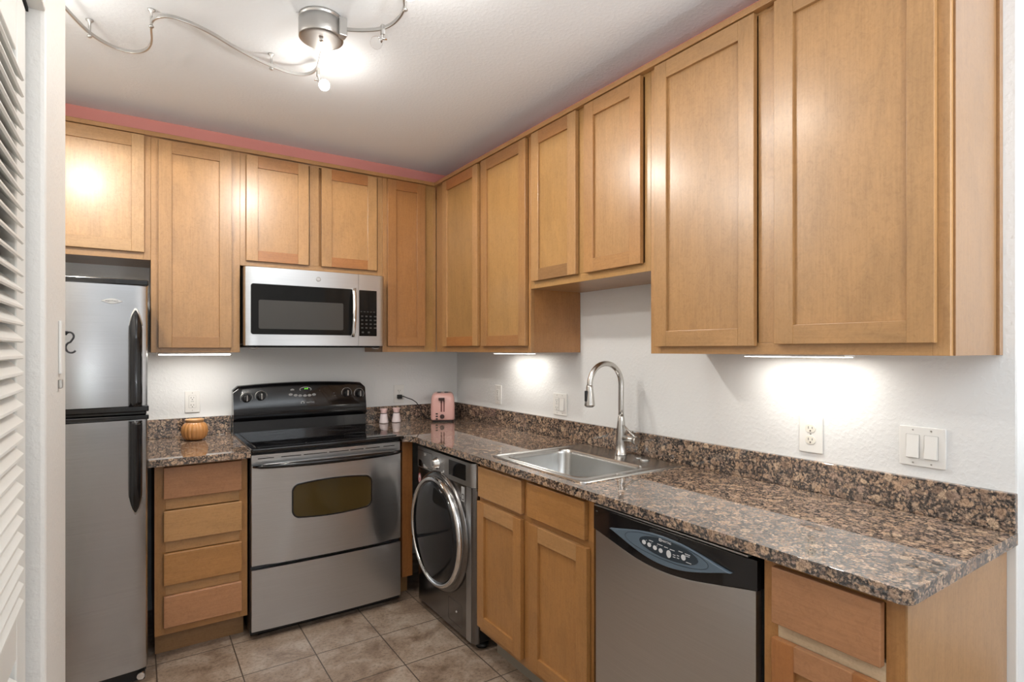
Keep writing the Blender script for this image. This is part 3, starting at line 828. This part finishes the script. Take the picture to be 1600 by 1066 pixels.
MB(RT).lathe([(0.272, 0.640), (0.275, 0.654), (0.271, 0.664), (0.262, 0.669), (0.252, 0.6655), (0.251, 0.655)], (WC, 0, WZ), 1, 72, caps=(False, False)).build('chrome_ring', CHROME, dr)
MB(RT).lathe([(0.2505, 0.650), (0.2500, 0.664), (0.225, 0.672), (0.15, 0.681), (0.08, 0.685), (0.01, 0.686)], (WC, 0, WZ), 1, 64).build('door_glass', WASHGL, dr)
kb = MB(RT).lathe([(0.030, 0.628), (0.030, 0.636), (0.025, 0.640), (0.023, 0.655), (0.019, 0.659)], (0.972, 0, 0.811), 1, 32).build('dial', CHROME, wp)
MB(RT).lathe([(0.013, 0.6588), (0.0125, 0.6600)], (0.972, 0, 0.811), 1, 20).build('dial_cap', GRAPHL, kb)
plate('display', RT, [rrect(1.180, 0.815, 0.170, 0.074, 0.004)], 0.626, 0.6302, BLKG, wp, 0.0006)
plate('drawer', RT, [rrect(0.815, 0.806, 0.185, 0.085, 0.006), rrect(0.815, 0.806, 0.181, 0.081, 0.005)], 0.627, 0.6296, SLOT, wp)
plate('drawer_handle', RT, [[(0.745, 0.762), (0.860, 0.762), (0.845, 0.772), (0.775, 0.798), (0.750, 0.798)]], 0.627, 0.633, CHROME, wp, 0.001)
text('logo_lettering', 'LG', 0.018, RT, 0.820, 0.6292, 0.832, GREYBTN, wp)
for u, z in ((0.935, 0.778), (0.953, 0.785), (1.020, 0.771), (1.038, 0.780)):
    MB(RT).lathe([(0.007, 0.628), (0.006, 0.632)], (u, 0, z), 1, 14).build('button', CHROME, wp)
for s in (-1, 1):
    b = MB(RT)
    for k in range(6):
        zz = 0.785+k*0.0105; b.box(0.972+s*0.058-0.014, 0.972+s*0.058+0.014, 0.629, 0.6294, zz, zz+0.0025)
    b.build('cycle_print', plain('grey_print', (0.32, 0.32, 0.32), 0.4), wp)
sk = plate('energy_sticker', RT, [rrect(1.228, 0.708, 0.030, 0.070, 0.002)], 0.6238, 0.6243, GREYBTN, wf)
plate('sticker_print', RT, [rrect(1.228, 0.694, 0.021, 0.030, 0.004), rrect(1.228, 0.694, 0.013, 0.020, 0.004)], 0.62432, 0.6246, SLOT, sk)
rs = plate('round_sticker', RT, [ell(0.742, 0.690, 0.017, 0.030)], 0.6242, 0.6246, PRINT, wf)
plate('sticker_ring', RT, [ell(0.742, 0.690, 0.017, 0.030), ell(0.742, 0.690, 0.012, 0.022)], 0.62465, 0.6249, REDPR, rs)
plate('sticker_print', RT, [rrect(0.742, 0.686, 0.012, 0.016, 0.003)], 0.62465, 0.6249, REDPR, rs)
plate('drain_flap', RT, [rrect(1.150, 0.120, 0.14, 0.11, 0.01), rrect(1.150, 0.120, 0.137, 0.107, 0.009)], 0.6236, 0.6243, SLOT, wf)
MB(RT).lathe([(0.006, 0.623), (0.004, 0.628)], (1.165, 0, 0.127), 1, 12).build('flap_latch', SILVER, wf)
for u in (0.745, 1.290):
    MB(RT).lathe([(0.030, 0.0), (0.030, 0.016), (0.012, 0.018), (0.012, 0.036)], (u, 0.555, 0), 2, 16).build('foot', BLKP, wm)

# ------------------------------------------------------------------ dishwasher
dw = thing('dishwasher', 'stainless dishwasher with black control strip under the counter', 'dishwasher', (-0.33, -2.435, 0))
U0, U1 = 2.131, 2.743
MB(RT).box(U0, U1, 0.04, 0.585, 0.02, 0.868).build('body', BLKM, dw, 0.002)
MB(RT).box(U0+0.01, U1-0.01, 0.40, 0.53, 0.0, 0.09).build('toe_panel', BLKP, dw)
uc = (U0+U1)/2; uh = (U1-U0)/2
def dwc(u, off=0.0):       # lower curve of the black strip
    t = (u-uc)/uh; return 0.786-0.044*max(0, 1-(t/0.92)**2)**1.3+off
def bowdw(u): return 0.012*(1-((u-uc)/uh)**2)
def curved(zlo, zhi, d0, d1, name, mat, inset, nz=8, cb=0.012):
    n = 32; b = MB(RT); us = [U0+inset+(U1-U0-2*inset)*k/n for k in range(n+1)]
    L = []
    for k in range(nz+1):
        t = k/nz
        row = [(u, d1+cb/0.012*bowdw(u), zlo(u)+(zhi(u)-zlo(u))*t) for u in us]
        L.append(row+[(u, d0, zlo(u)+(zhi(u)-zlo(u))*t) for u in reversed(us)])
    b.loft(L, 0, smooth=True); o = b.build(name, mat, dw)
    o.modifiers.new('edge', 'EDGE_SPLIT').split_angle = math.radians(38)
    return o
curved(lambda u: 0.115, lambda u: dwc(u, -0.004), 0.586, 0.612, 'door', STEEL, 0.010)
cp = curved(lambda u: dwc(u), lambda u: 0.862, 0.586, 0.616, 'control_strip', BLK, 0.004)
MB(RT).box(U0+0.006, U1-0.03, 0.586, 0.6165, 0.863, 0.868).build('strip_lip', SILVER, dw, 0.001)
# lens-shaped panel with two pointed tips
def lens(a, up, lo, cu=2.449, cz=0.812):
    top = [(cu-a+2*a*k/24, cz+up*math.sin(PI*k/24)**1.15) for k in range(25)]
    bot = [(cu+a-2*a*k/24, cz-lo*math.sin(PI*k/24)**1.15) for k in range(1, 24)]
    return bot[::-1]+top[::-1] if False else top+bot
dc = 0.6285
lp = plate('button_panel', RT, [lens(0.224, 0.035, 0.050)], dc-0.012, dc+0.004, SLATE, cp, 0.002)
plate('panel_groove', RT, [ell(2.452, 0.810, 0.155, 0.031, 40), ell(2.452, 0.810, 0.1535, 0.0295, 40)], dc+0.003, dc+0.0046, SLATED, lp)
plate('touch_pad', RT, [ell(2.466, 0.813, 0.108, 0.027, 40)], dc+0.003, dc+0.0052, SLATED, lp, 0.0006)
for u, z, a, bz in ((2.378, 0.8105, 0.0075, 0.0065), (2.399, 0.8085, 0.0075, 0.0065), (2.421, 0.806, 0.0075, 0.0065), (2.443, 0.804, 0.0075, 0.0065), (2.473, 0.803, 0.0085, 0.011), (2.525, 0.809, 0.008, 0.008)):
    plate('button', RT, [ell(u, z, a, bz, 18)], dc+0.005, dc+0.0060, PRINT, lp)
plate('logo_square', RT, [rrect(2.441, 0.8345, 0.009, 0.008, 0.001), rrect(2.441, 0.8345, 0.005, 0.004, 0.001)], dc+0.0035, dc+0.0058, PRINT, lp)
text('logo_lettering', 'MAYTAG', 0.0085, RT, 2.447, dc+0.0055, 0.834, PRINT, lp, 'LEFT')
b = MB(RT)
for u0, u1, z in ((2.398, 2.414, 0.822), (2.430, 2.450, 0.820), (2.456, 2.470, 0.819), (2.476, 2.494, 0.818), (2.508, 2.522, 0.822), (2.530, 2.548, 0.821), (2.531, 2.546, 0.816), (2.488, 2.497, 0.806), (2.488, 2.497, 0.800), (2.502, 2.510, 0.808), (2.502, 2.510, 0.801), (2.534, 2.552, 0.799), (2.386, 2.388, 0.818), (2.407, 2.409, 0.816), (2.428, 2.430, 0.814)):
    b.box(u0, u1, dc+0.0052, dc+0.0057, z-0.001, z+0.001)
b.build('button_print', PRINT, lp)
b = MB(RT)
plate('panel_latch', RT, [[(2.40, 0.846), (2.50, 0.846), (2.505, 0.853), (2.49, 0.857), (2.41, 0.857), (2.395, 0.853)]], dc-0.012, dc+0.002, BLKP, cp, 0.001)
b = MB(RT)
for k in range(4): b.box(2.147+k*0.013, 2.147+k*0.013+0.009, 0.6172, 0.6180, 0.846, 0.849)
b.build('strip_print', plain('dark_grey_print', (0.1, 0.1, 0.1), 0.4), cp)

# ------------------------------------------------------------------ sink and faucet
sk = thing('sink', 'stainless steel drop-in sink set in the granite counter', 'sink', (-0.315, -1.735, 0.914))
SXC, SYC = -0.312, -1.735
b = MB(); rim_o = rrect(SXC, SYC, 0.552, 0.628, 0.022, 8)
bx, by = -0.378, -1.735
rim_i = rrect(bx, by, 0.345, 0.515, 0.055, 8)
loops = [[(x, y, 0.9145) for x, y in rim_o], [(x, y, 0.9185) for x, y in rrect(SXC, SYC, 0.548, 0.624, 0.020, 8)],
         [(x, y, 0.9205) for x, y in rrect(SXC, SYC, 0.530, 0.606, 0.014, 8)],
         [(x, y, 0.9180) for x, y in rrect(SXC, SYC, 0.515, 0.592, 0.012, 8)],
         [(x, y, 0.9180) for x, y in rrect(bx, by, 0.362, 0.532, 0.062, 8)],
         [(x, y, 0.9195) for x, y in rrect(bx, by, 0.353, 0.523, 0.059, 8)],
         [(x, y, 0.9160) for x, y in rim_i],
         [(x, y, 0.900) for x, y in rrect(bx, by, 0.339, 0.509, 0.055, 8)],
         [(x, y, 0.760) for x, y in rrect(bx, by, 0.320, 0.490, 0.050, 8)],
         [(x, y, 0.742) for x, y in rrect(bx, by, 0.300, 0.470, 0.046, 8)],
         [(x, y, 0.736) for x, y in rrect(bx, by, 0.260, 0.430, 0.040, 8)],
         [(x, y, 0.734) for x, y in rrect(bx, by, 0.088, 0.088, 0.0435, 8)]]
b.loft(loops, 0, (False, True), True)
o = b.build('basin', SINK, sk); o.modifiers.new('edge', 'EDGE_SPLIT').split_angle = math.radians(50)
MB().lathe([(0.043, 0.7342), (0.042, 0.737), (0.030, 0.7365), (0.010, 0.735)], (bx, by, 0), 2, 28).build('drain', CHROME, sk)
MB().lathe([(0.018, 0.918), (0.018, 0.921), (0.010, 0.923)], (-0.085, -1.835, 0), 2, 20).build('hole_cover', SINK, sk)
MB().lathe([(0.021, 0.918), (0.021, 0.922), (0.012, 0.925)], (-0.100, -1.885, 0), 2, 20).build('hole_cover', SINK, sk)

fc = thing('faucet', 'brushed nickel gooseneck pull-down faucet behind the sink', 'faucet', (-0.092, -1.735, 0.918))
fx, fy = -0.092, -1.735
MB().lathe([(0.029, 0.9183), (0.029, 0.923), (0.0255, 0.926), (0.0245, 0.97), (0.0215, 1.02), (0.0170, 1.065), (0.0140, 1.090), (0.0125, 1.093)], (fx, fy, 0), 2, 28).build('body', NICKEL, fc)
R = 0.094; zt = 1.236
pts = [(fx, fy, 1.085), (fx, fy, 1.12), (fx, fy, 1.16), (fx, fy, 1.20)] + [(fx-R+R*math.cos(a), fy, zt+R*math.sin(a)) for a in [PI*k/22*1.04 for k in range(23)]]
MB().tube(pts, 0.0122, 16).build('spout', NICKEL, fc)
hx = fx-2*R
hd = MB().lathe([(0.0125, 1.238), (0.0145, 1.232), (0.0165, 1.21), (0.0205, 1.175), (0.0225, 1.155), (0.0225, 1.149), (0.019, 1.146)], (hx, fy, 0), 2, 26).build('spray_head', NICKEL, fc)
MB().lathe([(0.018, 1.1465), (0.016, 1.1435)], (hx, fy, 0), 2, 20).build('aerator', BLKP, hd)
MB().box(hx-0.0255, hx-0.016, fy-0.006, fy+0.006, 1.168, 1.215).build('spray_button', BLKP, hd, 0.003)
hv = MB().tube([(fx, fy-0.012, 0.995), (fx, fy-0.082, 0.995)], [0.0145, 0.0115], 18).build('valve', NICKEL, fc)
MB().tube([(fx, fy-0.0825, 0.993), (fx, fy-0.098, 0.993)], [0.0185, 0.0175], 20).build('valve_cap', NICKEL, hv)
MB().tube([(fx-0.002, fy-0.086, 1.006), (fx-0.004, fy-0.055, 1.028), (fx-0.006, fy-0.024, 1.052)], [0.0055, 0.0048, 0.0042], 12).build('lever', NICKEL, hv)

# ------------------------------------------------------------------ under-cabinet lights
def strip(fr, u0, u1, d0, d1, z, label, power):
    t = thing('under_cabinet_light', label, 'under-cabinet light', fr((u0+u1)/2, (d0+d1)/2, z))
    MB(fr).box(u0-0.004, u1+0.004, d0-0.004, d1+0.004, ZU-0.008, ZU-0.0005).build('housing', WPL, t, 0.001)
    MB(fr).box(u0, u1, d0, d1, z, ZU-0.0085).build('diffuser', LENS, t, 0.002)
    for k in range(3):
        q = u0+(u1-u0)*(k+0.5)/3
        w = (u1-u0)/3*0.9
        light('strip_lamp', 'AREA', fr(q, (d0+d1)/2, z-0.004), power/3, (1.0, 0.965, 0.90), (0, 0, 0 if fr is BK else PI/2), w, d1-d0, t)
    return t
strip(BK, -1.815, -1.493, 0.215, 0.262, 1.3625, 'lit under-cabinet light bar above the orange pot', P_STRIP)
strip(RT, 0.745, 1.085, 0.095, 0.150, 1.367, 'lit under-cabinet light bar left of the sink', P_STRIP*0.6)
strip(RT, 2.392, 2.722, 0.095, 0.150, 1.367, 'lit under-cabinet light bar below the large right cabinet', P_STRIP*0.8)

# ------------------------------------------------------------------ outlets and switches
def cover(fr, u, z, w, h, label, name='wall_outlet', cat='outlet', group=None):
    t = thing(name, label, cat, fr(u, 0, z-h/2), group=group)
    plate('cover_plate', fr, [rrect(u, z, w, h, 0.004)], 0.0005, 0.0065, WPL, t, 0.0025)
    return t
def duplex(fr, t, u, z, mat=IVORY):
    for dz in (0.0195, -0.0195):
        o = plate('socket', fr, [rrect(u, z+dz, 0.034, 0.028, 0.0125)], 0.005, 0.0085, mat, t, 0.0006)
        b = MB(fr).box(u-0.0075, u-0.0055, 0.0084, 0.0088, z+dz-0.002, z+dz+0.007).box(u+0.0055, u+0.0075, 0.0084, 0.0088, z+dz-0.001, z+dz+0.006)
        b.lathe([(0.0025, 0.0084), (0.0025, 0.0088)], (u, 0, z+dz-0.008), 1, 10).build('slots', SLOT, o)
    MB(fr).lathe([(0.0028, 0.006), (0.0022, 0.0075)], (u, 0, z), 1, 10).build('screw', SCREW, t)
def decora(fr, t, u, z, kind):
    o = plate('rocker' if kind == 'rocker' else 'socket_face', fr, [rrect(u, z, 0.033, 0.067, 0.002)], 0.005, 0.0085, WPL, t, 0.0006)
    plate('seam', fr, [rrect(u, z, 0.0355, 0.0695, 0.002), rrect(u, z, 0.0335, 0.0675, 0.002)], 0.006, 0.0069, plain('grey_seam', (0.45, 0.44, 0.42), 0.6), t)
    if kind == 'rocker':
        b = MB(fr); b.prism([(0.0085, z+0.031), (0.0085, z-0.0325), (0.0145, z-0.0325)], 0, u-0.0155, u+0.0155)
        b.build('rocker_paddle', WPL, o, 0.0006)
    else:
        b = MB(fr)
        for dz in (0.018, -0.022):
            b.box(u-0.0075, u-0.0055, 0.0084, 0.0089, z+dz, z+dz+0.008).box(u+0.0055, u+0.0075, 0.0084, 0.0089, z+dz+0.001, z+dz+0.007)
            b.lathe([(0.0025, 0.0084), (0.0025, 0.0089)], (u, 0, z+dz-0.006), 1, 10)
        b.build('slots', SLOT, o)
        b = MB(fr).box(u-0.008, u+0.008, 0.0084, 0.0098, z-0.001, z+0.004); b.build('test_buttons', plain('pale_grey_plastic', (0.6, 0.6, 0.58), 0.4), o)
    b = MB(fr)
    for dz in (0.048, -0.048): b.lathe([(0.0028, 0.006), (0.0022, 0.0075)], (u, 0, z+dz), 1, 10)
    b.build('screws', SCREW, t)
t = cover(BK, -1.651, 1.104, 0.073, 0.120, 'white outlet with test buttons above the orange pot'); decora(BK, t, -1.651, 1.104, 'gfci')
t = cover(BK, -0.441, 1.095, 0.073, 0.117, 'white outlet with a black plug left of the toaster'); duplex(BK, t, -0.441, 1.095, WPL)
t = cover(RT, 0.561, 1.107, 0.073, 0.120, 'white outlet on the right wall nearest the corner'); decora(RT, t, 0.561, 1.107, 'gfci')
t = cover(RT, 1.186, 1.096, 0.118, 0.118, 'square white plate with an outlet and a rocker switch left of the faucet')
decora(RT, t, 1.163, 1.096, 'gfci'); decora(RT, t, 1.209, 1.096, 'rocker')
t = cover(RT, 2.545, 1.105, 0.080, 0.126, 'white duplex outlet with ivory sockets right of the faucet'); duplex(RT, t, 2.545, 1.105)
t = cover(RT, 2.870, 1.108, 0.117, 0.116, 'white double rocker switch at the right end of the wall', 'light_switch', 'light switch')
decora(RT, t, 2.847, 1.108, 'rocker'); decora(RT, t, 2.893, 1.108, 'rocker')

# ------------------------------------------------------------------ counter things
def ribbed(prof, n, amp, lobes):
    L = []
    for r, h in prof:
        L.append([(r*(1+amp*abs(math.cos(lobes*PI*i/n)))*math.cos(2*PI*i/n), r*(1+amp*abs(math.cos(lobes*PI*i/n)))*math.sin(2*PI*i/n), h) for i in range(n)])
    return L
pt = thing('ceramic_pot', 'small round orange ribbed pot on the short granite counter', 'pot', (-1.652, -0.165, 0.9145))
prof = [(0.030, 0.001), (0.044, 0.006), (0.056, 0.024), (0.0605, 0.045), (0.058, 0.068), (0.050, 0.085), (0.040, 0.094)]
MB().loft(ribbed(prof, 144, 0.06, 18), 0, (True, False), True).build('bowl', ORANGE, pt, local=True)
MB().lathe([(0.040, 0.0935), (0.045, 0.106), (0.046, 0.109), (0.043, 0.109), (0.037, 0.094), (0.034, 0.080)], (0, 0, 0), 2, 48, caps=(False, True)).build('rim', ORANGEL, pt, local=True)

def shaker(loc, lab):
    t = thing('shaker', lab, 'shaker', loc)
    MB().lathe([(0.025, 0.0005), (0.029, 0.002), (0.0295, 0.006), (0.021, 0.060), (0.020, 0.063)], (0, 0, 0), 2, 28).build('body', PINKW, t, local=True)
    tp = MB().lathe([(0.0195, 0.0632), (0.0185, 0.068), (0.021, 0.080), (0.025, 0.092), (0.0245, 0.0945), (0.020, 0.0955), (0.002, 0.0945)], (0, 0, 0), 2, 28).build('top', PINKT, t, local=True)
    MB().lathe([(0.0203, 0.0600), (0.0212, 0.0632), (0.0203, 0.0664)], (0, 0, 0), 2, 28, caps=(False, False)).build('collar', plain('dark_collar', (0.10, 0.06, 0.05), 0.4), t, local=True)
    return t
s1 = shaker((-0.574, -0.075, 0.9145), 'pink-topped shaker closer to the stove')
s2 = s1.copy(); COL.objects.link(s2); s2.location = (-0.488, -0.075, 0.9145); s2['label'] = 'pink-topped shaker closer to the toaster'
for ch in list(s1.children):
    q = ch.copy(); COL.objects.link(q); q.parent = s2
s1['group'] = s2['group'] = 'pink and white shakers'

# toaster: local x across its narrow face, local y away from the viewer
ts = thing('toaster', 'pink two-slice toaster in the corner of the counter', 'toaster', (-0.228, -0.232, 0.9145), math.radians(-27))
L = []
for z, w, y0, y1, r in ((0.010, 0.148, 0.004, 0.176, 0.018), (0.020, 0.158, 0.0, 0.180, 0.024), (0.10, 0.158, 0.0, 0.180, 0.026), (0.150, 0.152, 0.003, 0.177, 0.028), (0.172, 0.142, 0.008, 0.172, 0.028), (0.184, 0.126, 0.016, 0.164, 0.026), (0.188, 0.106, 0.026, 0.154, 0.022)):
    L.append([(x, y, z) for x, y in rrect(0, (y0+y1)/2, w, y1-y0, r, 6)])
MB().loft(L, 0, smooth=True).build('shell', PINKP, ts, local=True)
MB().box(-0.066, 0.066, 0.010, 0.168, 0.0, 0.0098).build('base', BLKP, ts, 0.002, local=True)
b = MB()
for x in (-0.024, 0.024): b.box(x-0.012, x+0.012, 0.035, 0.145, 0.1876, 0.1888)
b.build('bread_slots', SLOT, ts, local=True)
b = MB().box(-0.014, -0.004, -0.0008, 0.004, 0.066, 0.150).box(0.004, 0.012, -0.0006, 0.004, 0.066, 0.150)
b.build('lever_slot', plain('dark_rose', (0.16, 0.05, 0.045), 0.4), ts, local=True)
MB().box(-0.028, 0.012, -0.022, -0.0012, 0.142, 0.160).build('lever', plain('dark_brown_plastic', (0.05, 0.022, 0.018), 0.35), ts, 0.003, local=True)
MB().lathe([(0.015, -0.012), (0.015, -0.0005)], (-0.004, 0, 0.036), 1, 24).build('browning_dial', plain('dark_brown_plastic', (0.05, 0.022, 0.018), 0.35), ts, 0.001, local=True)
for z in (0.020, 0.037, 0.054):
    MB().box(-0.046, -0.032, -0.0045, 0.001, z-0.004, z+0.004).build('button', SLOT, ts, 0.001, local=True)
# plug and cord (world space, then into the toaster's own space)
Mi = (Matrix.Translation(ts.location) @ Matrix.Rotation(ts.rotation_euler.z, 4, 'Z')).inverted()
def tl(p): return tuple(Mi @ Vector(p))
cord = [(-0.446, -0.032, 1.076), (-0.425, -0.040, 1.080), (-0.400, -0.046, 1.068), (-0.365, -0.050, 1.055), (-0.335, -0.050, 1.035), (-0.305, -0.046, 0.995), (-0.285, -0.044, 0.950), (-0.260, -0.046, 0.922), (-0.232, -0.052, 0.9195), (-0.205, -0.066, 0.9205)]
MB().tube([tl(p) for p in cord], 0.0032, 8).build('cord', BLKP, ts, local=True)
b = MB(); b.v = []
bx_ = MB().box(-0.458, -0.428, -0.034, -0.0092, 1.062, 1.090)
pl_ = MB(); pl_.add([tl(v) for v in bx_.v], bx_.f); pl_.build('plug', BLKP, ts, 0.004, local=True)

# ------------------------------------------------------------------ track light
tk = thing('track_light', 'curving silver monorail track light under the ceiling', 'track light', (-1.37, -1.56, CZ))
cn = MB().lathe([(0.074, CZ-0.0005), (0.074, CZ-0.008), (0.0705, CZ-0.010), (0.0705, CZ-0.013), (0.075, CZ-0.015), (0.075, CZ-0.072), (0.073, CZ-0.0745), (0.066, CZ-0.0755), (0.048, CZ-0.0745)], (-1.370, -1.560, 0), 2, 48).build('canopy', SILVER, tk)
MB().lathe([(0.007, CZ-0.0765), (0.007, CZ-0.079), (0.003, CZ-0.080)], (-1.370, -1.560, 0), 2, 12).build('screw', CHROME, cn)
ZR = 2.505
railA = [(-1.339, -1.487), (-1.338, -1.453), (-1.322, -1.354), (-1.313, -1.283), (-1.323, -1.233), (-1.354, -1.199), (-1.408, -1.195), (-1.468, -1.21), (-1.527, -1.234), (-1.611, -1.282), (-1.69, -1.34), (-1.77, -1.374), (-1.821, -1.374), (-1.851, -1.346), (-1.865, -1.31), (-1.866, -1.25), (-1.860, -1.157), (-1.875, -1.079), (-1.91, -1.034), (-1.954, -1.026), (-2.001, -1.047), (-2.045, -1.098), (-2.078, -1.176), (-2.103, -1.245), (-2.130, -1.32), (-2.17, -1.38), (-2.23, -1.42)]
railB = [(-1.318, -1.613), (-1.29, -1.578-0.05), (-1.251, -1.650), (-1.211, -1.683), (-1.189, -1.717), (-1.177, -1.761), (-1.176, -1.815), (-1.185, -1.858), (-1.2, -1.889), (-1.23, -1.95), (-1.26, -2.03), (-1.26, -2.12), (-1.22, -2.2)]
def smoothpts(p, it=2):
    for _ in range(it):
        q = [p[0]]
        for i in range(len(p)-1):
            a, c_ = Vector(p[i]), Vector(p[i+1]); q += [tuple(a*0.75+c_*0.25), tuple(a*0.25+c_*0.75)]
        q.append(p[-1]); p = q
    return p
for rl in (railA, railB):
    pts = smoothpts(rl)
    b = MB(); up = 0.006; L = []
    for i, p in enumerate(pts):
        t = (Vector(pts[min(i+1, len(pts)-1)])-Vector(pts[max(0, i-1)])).normalized(); nx, ny = -t.y*0.0032, t.x*0.0032
        L.append([(p[0]+nx, p[1]+ny, ZR-up), (p[0]+nx, p[1]+ny, ZR+up), (p[0]-nx, p[1]-ny, ZR+up), (p[0]-nx, p[1]-ny, ZR-up)])
    b.loft(L, 0); b.build('rail', SILVER, tk, 0.0012)
MB().box(-1.328, -1.300, -1.632, -1.600, CZ-0.075, CZ-0.012).build('rail_connector', SILVER, tk, 0.003)
for x, y in ((-2.045, -1.098), (-1.8655, -1.29), (-1.468, -1.21), (-1.183, -1.86)):
    b = MB().lathe([(0.012, CZ-0.0005), (0.011, CZ-0.004), (0.0045, CZ-0.010), (0.0045, ZR-0.004), (0.008, ZR-0.010), (0.008, ZR-0.013), (0.004, ZR-0.016)], (x, y, 0), 2, 16)
    b.build('standoff', SILVER, tk)
def head(x, y, bx_, by_, bz, lit):
    h = MB().box(x-0.006, x+0.006, y-0.008, y+0.008, ZR-0.020, ZR+0.012).tube([(x, y, ZR-0.016), (x+(bx_-x)*0.1, y+(by_-y)*0.1, ZR-0.036)], 0.0045, 10).build('lamp_head', SILVER, tk, 0.001)
    ax = (Vector((bx_, by_, bz))-Vector((x, y, ZR-0.036))); p0 = Vector((x, y, ZR-0.036))+ax*0.05
    q = Vector((x, y, ZR-0.036))+ax*0.5
    MB().tube([tuple(p0), tuple(q)], [0.006, 0.008], 12).build('socket', CHROME, h)
    MB().tube([(x-0.014, y+0.006, ZR-0.034), (x+0.014, y-0.006, ZR-0.034)], 0.004, 10).build('thumb_screw', CHROME, h)
    MB().sphere((bx_, by_, bz), 0.021).build('bulb', BULB if lit else GLASS, h)
    if lit:
        light('bulb_lamp', 'SPOT', (bx_, by_, bz-0.024), P_BULB*lit, (1.0, 0.955, 0.885), size=0.03, parent=tk)
        light('bulb_glow', 'POINT', (bx_, by_, bz-0.024), P_GLOW, (1.0, 0.965, 0.91), size=0.02, parent=tk)
head(-1.303, -1.268, -1.286, -1.292, 2.445, 0.6)
head(-1.198, -1.697, -1.217, -1.687, 2.455, 0)
head(-2.150, -1.350, -2.165, -1.34, 2.440, 0.88)
head(-1.253, -2.010, -1.24, -2.02, 2.445, 0.10)  # lit head added out of view to brighten the ceiling
head(-1.2295, -2.185, -1.21, -2.20, 2.445, 0.10)  # second added head, also out of view, for more ceiling glow

# ------------------------------------------------------------------ small things on the stub wall
hk = []
for k in range(25):
    t = k/24
    if t < 0.5: a = PI*0.9-(t/0.5)*PI*1.25; hk.append((-2.043+0.008*math.cos(a), 1.424+0.010*math.sin(a)))
    else: a = PI*0.55+((t-0.5)/0.5)*PI*1.25; hk.append((-2.040+0.0105*math.cos(a), 1.397+0.013*math.sin(a)))
b = MB().tube([(x, -1.835, z) for x, z in hk], 0.0022, 8).tube([(XW+0.0005, -1.838, 1.434), (XW+0.004, -1.836, 1.434), (-2.046, -1.835, 1.432)], 0.003, 8)
tag(b.build('s_hook', plain('dark_metal', (0.06, 0.06, 0.065), 0.25, 0.9)), 'small dark metal hook at the edge of the white wall stub', 'hook')
o = MB().box(XW+0.0002, XW+0.006, -1.985, -1.945, 1.338, 1.456).build('strip_plate', TRIMWHITE, bevel=0.002)
tag(o, 'slim white strip plate on the wall stub beside the hook', 'wall plate')
o = MB().box(XW+0.0002, XW+0.007, -1.990, -1.962, 1.306, 1.326).build('door_catch', SCREW, bevel=0.002)
tag(o, 'tiny grey metal catch below the white strip plate', 'catch')
